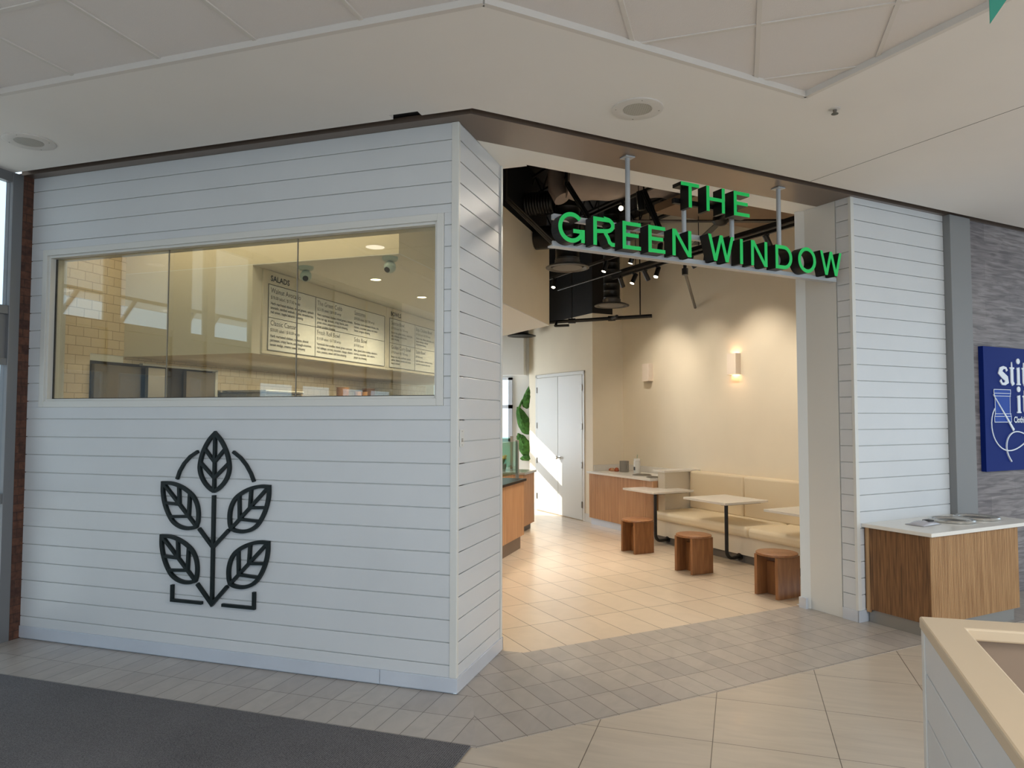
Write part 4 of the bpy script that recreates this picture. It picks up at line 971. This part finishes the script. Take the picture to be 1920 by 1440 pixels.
# sconces
def sconce(tc, z0, z1, lab, on):
    t = thing('wall_sconce', lab, 'sconce', P(7.38, tc, z0), 'box wall sconces')
    mb = MB(); hw = 0.085
    mb.box(7.285, 7.30, tc-hw, tc+hw, z0, z1, st=True); mb.box(7.30, 7.38, tc-hw, tc-hw+0.012, z0, z1, st=True); mb.box(7.30, 7.38, tc+hw-0.012, tc+hw, z0, z1, st=True)
    mb.build('shade', 'sconce', t, bevel=0.002)
    MB().lathe(P(7.34, tc, (z0+z1)/2-0.05), [(0.02, 0), (0.028, 0.04), (0.02, 0.09), (0.0001, 0.1)], 14).build('bulb', 'lit' if on else 'bright', t)
    if on:
        lamp('sconce_lamp', 'POINT', P(7.335, tc, z0+0.05), 1.6, (1.0, 0.55, 0.28), shadow_soft_size=0.02); lamp('sconce_lamp', 'POINT', P(7.335, tc, z1-0.05), 1.0, (1.0, 0.55, 0.28), shadow_soft_size=0.02)
sconce(9.38, 2.38, 2.67, 'unlit box sconce on the cream wall, above the condiment counter', False)
sconce(7.445, 2.39, 2.69, 'lit box sconce glowing warm on the cream wall, above the centre table', True)

# ================================================================== OPEN CEILING: DUCTS, TRACKS, PIPES
def drop_duct(x, y, z, ztop, lab, r=0.155, R=0.285):
    t = thing('round_air_diffuser', lab, 'air diffuser', (x, y, z), 'round diffusers on drop ducts')
    prof = [(r, 0.02)]; zz = 0.02
    while zz < ztop-z-0.14:
        prof += [(r, zz+0.10), (r+0.004, zz+0.105), (r, zz+0.11)]; zz += 0.11
    prof.append((r, ztop-z)); prof.append((0.0001, ztop-z))
    MB().lathe((x, y, z), prof, 32).build('duct', 'black_gloss', t, smooth=True)
    MB().lathe((x, y, z), [(r+0.012, 0.10), (r+0.012, 0.03), (R*0.8, 0.03), (R, 0.004), (R, -0.006), (R*0.88, -0.012), (R*0.72, 0.02), (r, 0.02)], 40).build('flared_ring', 'duct_ring', t, smooth=True)
    MB().lathe((x, y, z), [(R*0.86, 0.012), (R*0.70, 0.012), (R*0.68, -0.004), (0.0001, -0.01)], 40).build('face_plate', 'diffuser', t, smooth=True)
drop_duct(-2.13, 9.0, 3.745, 5.2, 'nearer round ceiling diffuser on a black drop duct')
drop_duct(-1.925, 11.178, 3.56, 5.2, 'farther round ceiling diffuser on a black drop duct', 0.13, 0.275)
t = thing('round_air_diffuser', 'far round ceiling diffuser beyond the white soffit edge', 'air diffuser', (-3.994, 13.1, 3.34), 'round diffusers on drop ducts')
MB().lathe((-3.95, 12.9, 3.33), [(0.13, 0.6), (0.13, 0.05), (0.27, 0.01), (0.27, -0.005), (0.2, 0.012), (0.0001, 0.012)], 32).build('flared_ring', 'black_gloss', t, smooth=True)
def pipe(name, pts, r, lab, cat, m='black_gloss', parts=None):
    o = MB().tube(pts, r, 12).build(name, m, smooth=True); return tag(o, lab, cat)
mb = MB(); n = 40; pr = []
for k in range(n): pr.append(0.15 if k % 4 else 0.156)
pts = [(-2.665+k*(0.37/(n-1)), 8.95, 4.62) for k in range(n)]
tag(MB().tube(pts, pr, 28).build('spiral_duct', 'black_gloss', smooth=True), 'black spiral duct running sideways into the nearer drop duct', 'duct')
tag(MB().tube([(-2.66, 9.35, 4.26), (-2.0, 9.35, 4.26)], 0.16, 24).build('duct_section', 'black_gloss', smooth=True), 'short black duct section behind the first green letter', 'duct')
# grey wrapped duct
mb = MB(); pts = []; rr = []
for k in range(22):
    s = k/21; pts.append(P(4.55+1.9*s, 7.35-0.9*s, 4.72-0.02*math.sin(9*s))); rr.append(0.23+0.02*math.sin(13*s)+0.015*math.sin(31*s))
mb.tube(pts, rr, 20); tag(mb.build('wrapped_duct', 'grey_duct', smooth=True), 'large grey insulated duct lying across the open ceiling', 'duct')
mb = MB(); pts = [P(4.62, 7.75, 5.1), P(4.60, 7.72, 4.9), P(4.58, 7.68, 4.70), P(4.62, 7.60, 4.55)]
tag(mb.tube(pts, 0.11, 16).build('flexible_duct', 'grey_duct', smooth=True), 'ribbed grey flexible duct elbow left of the insulated duct', 'duct')
# joists in the open ceiling
for i, s in enumerate((3.6, 4.7, 5.8, 6.9)):
    mb = MB(); z0, z1 = 4.82, 5.12
    mb.box(s-0.04, s+0.04, 5.0, 12.3, z1-0.03, z1, st=True); mb.box(s-0.04, s+0.04, 5.0, 12.3, z0, z0+0.03, st=True)
    for k in range(18):
        t0 = 5.05+k*0.4
        mb.tube([P(s, t0, z0+0.015), P(s, t0+0.2, z1-0.015)], 0.012, 6); mb.tube([P(s, t0+0.2, z1-0.015), P(s, t0+0.4, z0+0.015)], 0.012, 6)
    tag(mb.build('roof_joist', 'black'), ('first', 'second', 'third', 'fourth')[i]+' black open-web joist from the left in the open ceiling', 'joist', 'black joists in the open ceiling')
# diagonal channel braces
for i, (a, b, lab) in enumerate((((-2.628, 7.968, 4.406), (-2.038, 7.871, 3.804), 'left diagonal channel brace ending behind the first green letter'), ((-1.74, 7.34, 4.30), (-1.44, 7.19, 3.80), 'middle diagonal channel brace above the second green letter'), ((-0.905, 7.19, 4.09), (-0.715, 7.01, 3.60), 'right diagonal channel brace behind the third and fourth green letters'))):
    a = Vector(a); b = Vector(b); d = (b-a).normalized(); n = d.cross(Vector((0.3, 1, 0))).normalized()*0.022
    mb = MB(); mb.tube([a+n, b+n], 0.008, 6); mb.tube([a-n, b-n], 0.008, 6); mb.tube([a+Vector((0, 0.02, 0)), b+Vector((0, 0.02, 0))], 0.016, 6); mb.tube([a, Vector((a.x, a.y, 5.2))], 0.008, 6)
    tag(mb.build('channel_brace', 'duct_ring' if i == 0 else 'black_gloss'), lab, 'brace', 'diagonal channel braces')
# lighting tracks with heads
def head(parent, c, d, on, L=0.15, r=0.033, energy=0, size=50):
    """spot head hung from the point c, pointing along d"""
    c = Vector(c); d = Vector(d).normalized()
    h = MB(); h.tube([c, c-Z*0.055], 0.010, 8); h.box(c.x-0.02, c.x+0.02, c.y-0.02, c.y+0.02, c.z-0.015, c.z+0.02)
    a = c-Z*0.07-d*(L*0.45); b = a+d*L
    h.tube([a, b], r, 18)
    o = h.build('spotlight_head', 'black_metal', parent, smooth=True)
    MB().lathe(b+d*0.001, [(r*0.86, 0), (r*0.86, 0.003)], 18, tuple(d)).build('lens', 'lit' if on else 'lens', o)
    if energy:
        lamp('track_lamp', 'SPOT', b+d*0.03, energy*1.12, (1.0, 0.88, 0.73), b+d*3, spot_size=math.radians(size), spot_blend=1.0, shadow_soft_size=0.03)
def track(s, t0, t1, z, lab):
    t = thing('lighting_track', lab, 'track light', P(s, t0, z), 'black lighting tracks')
    MB().box(s-0.018, s+0.018, t0, t1, z, z+0.035, st=True).build('rail', 'black_metal', t, bevel=0.002)
    mb = MB()
    for k in range(3):
        tt = t0+(t1-t0)*(0.15+0.35*k); c = P(s, tt, z); mb.tube([c, c+Z*(5.2-z)], 0.005, 6)
    mb.build('hanger_rod', 'black_metal', t)
    return t
tA = track(6.2, 5.0, 8.75, 3.86, 'long track light rail beside the tall cream wall, with spot heads')
MB().box(6.15, 6.25, 5.0, 8.75, 3.91, 3.96, st=True).build('support_channel', 'black_gloss', tA)
wallA = SC
for tt, on, d, e, sz in ((8.53, False, SC*0.62+TD*0.25-Z, 90, 78), (8.22, True, -SC*0.45+TD*0.10-Z, 110, 80), (7.95, False, SC*0.62-Z, 55, 78), (7.70, True, -SC*0.45-TD*0.1-Z, 110, 80), (7.0, False, SC*0.66-TD*0.05-Z, 98, 78), (6.74, True, -SC*0.3-TD*0.15-Z, 110, 80), (5.75, False, SC*0.62-Z, 90, 78), (5.3, True, -SC*0.5-TD*0.4-Z, 110, 80)):
    head(tA, P(6.2, tt, 3.86), d, on, energy=e, size=sz)
tB = track(5.6, 6.6, 9.9, 3.95, 'middle track light rail passing behind the drop ducts')
for tt, on, d, e, sz in ((8.07, True, -SC*0.35+TD*0.10-Z, 120, 75), (7.46, True, -SC*0.2+TD*0.3-Z, 120, 75), (9.46, True, -SC*0.35-TD*0.2-Z, 110, 75), (6.9, True, -SC*0.35-TD*0.25-Z, 120, 80)):
    head(tB, P(5.6, tt, 3.95), d, on, energy=e, size=sz)
tC = track(5.2, 5.6, 8.0, 4.46, 'high track light rail above the green letters')
head(tC, P(5.2, 7.12, 4.46), (-0.42, -3.9, -1.45), True, energy=210, size=42)
head(tC, P(5.2, 6.76, 4.46), SC*0.1-Z, False, L=0.22, r=0.045)
# second lower conduit near track B
pipe('conduit', [P(5.75, 9.6, 3.80), P(5.75, 7.9, 3.80)], 0.014, 'thin black conduit below the middle lighting track', 'conduit')
# sprinkler pipework
t = thing('sprinkler_pipework', 'black sprinkler pipe running sideways over the white double door', 'pipe', (-2.2, 11.73, 3.43))
MB().tube([(-3.6, 11.73, 3.40), (-1.36, 11.73, 3.45)], 0.030, 14).build('main_pipe', 'black_gloss', t, smooth=True)
for x, z in ((-2.70, 3.42), (-2.02, 3.435)):
    MB().tube([(x-0.06, 11.73, z), (x+0.06, 11.73, z)], 0.043, 14).build('pipe_fitting', 'black_gloss', t, smooth=True)
MB().tube([(-2.02, 11.73, 3.435), (-1.88, 11.4, 3.42)], 0.026, 10).build('branch_pipe', 'black_gloss', t, smooth=True)
MB().tube([(-2.95, 11.60, 3.33), (-2.72, 11.60, 3.33)], 0.022, 10).build('branch_pipe', 'black_gloss', t, smooth=True)
MB().tube([(-2.96, 11.60, 3.33), (-2.96, 11.73, 3.41)], 0.022, 10).build('branch_pipe', 'black_gloss', t, smooth=True)
for x in (-2.70, -1.55): MB().tube([(x, 11.73, 3.44), (x, 11.73, 5.2)], 0.010, 8).build('hanger_rod', 'black_gloss', t)
t = thing('drop_pipe', 'black drop pipe with an elbow reaching the tall cream wall', 'pipe', P(6.0, 7.2, 4.0))
a = Vector((-0.643, 9.15, 5.2)); b = Vector((-0.643, 9.15, 3.63)); c = Vector((-0.63, 11.02, 3.45))
MB().tube([a, b], 0.022, 12).build('vertical_pipe', 'black_gloss', t, smooth=True)
MB().tube([b+Z*0.04, b-Z*0.04], 0.040, 12).build('elbow', 'black_gloss', t, smooth=True)
MB().tube([b, c], 0.020, 12).build('arm', 'duct_ring', t, smooth=True)
t = thing('ceiling_fan', 'black ceiling fan with long thin blades between the word THE and WINDOW', 'ceiling fan', P(6.05, 6.33, 4.15))
c = P(6.057, 6.333, 4.13)
MB().lathe(c, [(0.03, 0.22), (0.03, 0.06), (0.09, 0.05), (0.10, 0.0), (0.06, -0.04), (0.0001, -0.05)], 24).build('motor', 'black_metal', t, smooth=True)
for k in range(4):
    a = math.radians(18+90*k); d = Vector((math.cos(a), math.sin(a), 0)); nn = Vector((-d.y, d.x, 0))
    MB().add([c+d*0.08+nn*0.04, c+d*0.08-nn*0.04, c+d*1.15-nn*0.05, c+d*1.15+nn*0.05, c+d*0.08+nn*0.04+Z*0.01, c+d*0.08-nn*0.04+Z*0.02, c+d*1.15-nn*0.05+Z*0.02, c+d*1.15+nn*0.05+Z*0.01], MB().box(0, 1, 0, 1, 0, 1).f).build('blade', 'black_metal', t)

# ================================================================== RIGHT COUNTER
t = thing('tray_return_counter', 'wood fronted counter with white top against the right shiplap wall', 'counter', P(6.3, 3.9, 0))
MB().box(5.675, 6.925, 3.625, 4.215, 0.115, 0.828, st=True).build('body', 'oak_shaded', t)  # shade of the left side is carried by this darker wood colour
mb = MB(); reeds(mb, 5.675, 6.925, 3.625, 0.115, 0.828, axis='s', pitch=0.0185, depth=0.012, sign=-1); o = mb.build('reeded_front', 'oak', t); o['label'] = 'pale reeded oak front'
MB().box(5.672, 5.690, 4.17, 4.205, 0.09, 0.828, st=True).build('edge_strip', 'oak', t)
MB().box(5.64, 7.21, 3.585, 4.219, 0.828, 0.860, st=True).build('worktop', 'quartz', t, bevel=0.003)
MB().box(5.70, 6.90, 3.655, 4.20, 0, 0.115, st=True).build('kick_plate', 'steel_dull', t)
for i, (a, b) in enumerate(((6.48, 3.93), (6.86, 3.93))):
    c = P(a, b, 0.8605); t = thing('waste_bowl', ('round steel bowl ring on the right counter, nearer the bag', 'round steel bowl ring on the right counter, at the far right')[i], 'bowl ring', c, 'steel rings on the right counter')
    MB().lathe(c, [(0.150, 0), (0.185, 0.002), (0.188, 0.014), (0.180, 0.024), (0.160, 0.020), (0.150, 0.008), (0.0001, 0.006)], 44).build('ring', 'steel', t, smooth=True)
    MB().lathe(c+Z*0.0065, [(0.145, 0), (0.145, 0.001)], 40).build('opening', 'nickel', t)
mb = MB(); rng = random.Random(3); n = 12; m_ = 7; vs = []
for i in range(n):
    for j in range(m_):
        u = i/(n-1)-0.5; v = j/(m_-1)-0.5
        hgt = 0.004+0.026*max(0, 1-4*u*u)*max(0, 1-4*v*v)+rng.uniform(0, 0.008)*(abs(u) < .48)*(abs(v) < .48)
        vs.append(P(6.07+0.30*u+rng.uniform(-.006, .006), 3.93+0.17*v+0.03*u, 0.861+hgt))
fs = [(i*m_+j, (i+1)*m_+j, (i+1)*m_+j+1, i*m_+j+1) for i in range(n-1) for j in range(m_-1)]
t = thing('plastic_bag', 'flat clear plastic bag of folded cloth on the right counter', 'bag', P(6.07, 3.93, 0.861))
o = MB().add(vs, fs).build('film', mat('clear_plastic_film', (176, 172, 176), 0.18, spec=0.8), t, smooth=True)
sd = o.modifiers.new('thick', 'SOLIDIFY'); sd.thickness = 0.003
MB().box(6.08, 6.15, 3.88, 3.95, 0.885, 0.899, st=True).build('dark_print', 'ink_dark', t, bevel=0.01)

# ================================================================== FOREGROUND KIOSK WALL
KC = Vector((0.547, 2.647)); KD = Vector((-0.046, -1.046)).normalized(); KR = Vector((0.9985, 0.055)).normalized()
t = thing('half_wall', 'white shiplap half wall with tan ledge in the right foreground', 'half wall', (KC.x+0.05, KC.y-0.05, 0))
def quad(o, a, b): return [tuple(o), tuple(o+a), tuple(o+a+b), tuple(o+b)]
LEN = 2.3
inner = KC+KR*0.11-Vector((0, 1))*0.115
def lshape(e, w):
    o = KC+(-KR*e)+(-KD*e)
    p = [o, o+KD*(LEN+e), o+KD*(LEN+e)+KR*(w+2*e), None, o+KR*(2.2), o+KR*(2.2)+KD*(0)]
    c = KC+KR*(w+e)+KD*(w+e)
    return [tuple(o), tuple(o+KR*2.2), tuple(o+KR*2.2+KD*(w+2*e)), tuple(c), tuple(c+KD*(LEN-w-e)), tuple(o+KD*(LEN+e))]
MB().prism(lshape(-0.018, 0.10), 0, 1.12).build('core', 'white_trim', t)
MB().prism(lshape(0.0, 0.112), 1.112, 1.150).build('ledge', 'tan_rim', t, bevel=0.006)
mb = MB()
o0 = KC+KR*0.008+KD*0.045
zs = [0.1, 0.115, 0.26, 0.405, 0.55, 0.695, 0.838, 0.983, 1.108]
for lo, hi in zip(zs, zs[1:]):
    mb.prism([tuple(o0), tuple(o0+KD*(LEN-0.06)), tuple(o0+KD*(LEN-0.06)+KR*0.014), tuple(o0+KR*0.014)], lo+0.003, hi-0.003)
    b0 = KC+KR*0.045+KD*0.008; mb.prism([tuple(b0), tuple(b0+KR*2.0), tuple(b0+KR*2.0+KD*0.014), tuple(b0+KD*0.014)], lo+0.003, hi-0.003)
mb.build('shiplap_boards', 'white', t, bevel=0.002, seg=1)
mb = MB(); b0 = KC+KR*0.004+KD*0.004; mb.prism([tuple(b0), tuple(b0+KD*0.042), tuple(b0+KD*0.042+KR*0.042), tuple(b0+KR*0.042)], 0.0, 1.112)
mb.build('corner_trim', 'white_trim', t, bevel=0.003)
c0 = KC+KR*0.082+KD*0.082
mb = MB(); mb.prism([tuple(c0), tuple(c0+KR*2.1), tuple(c0+KR*2.1+KD*0.008), tuple(c0+KD*0.008+KR*0.008), tuple(c0+KD*(LEN-0.1)+KR*0.008), tuple(c0+KD*(LEN-0.1))], 0.02, 1.111)
mb.build('inner_lining', 'kiosk_in', t)
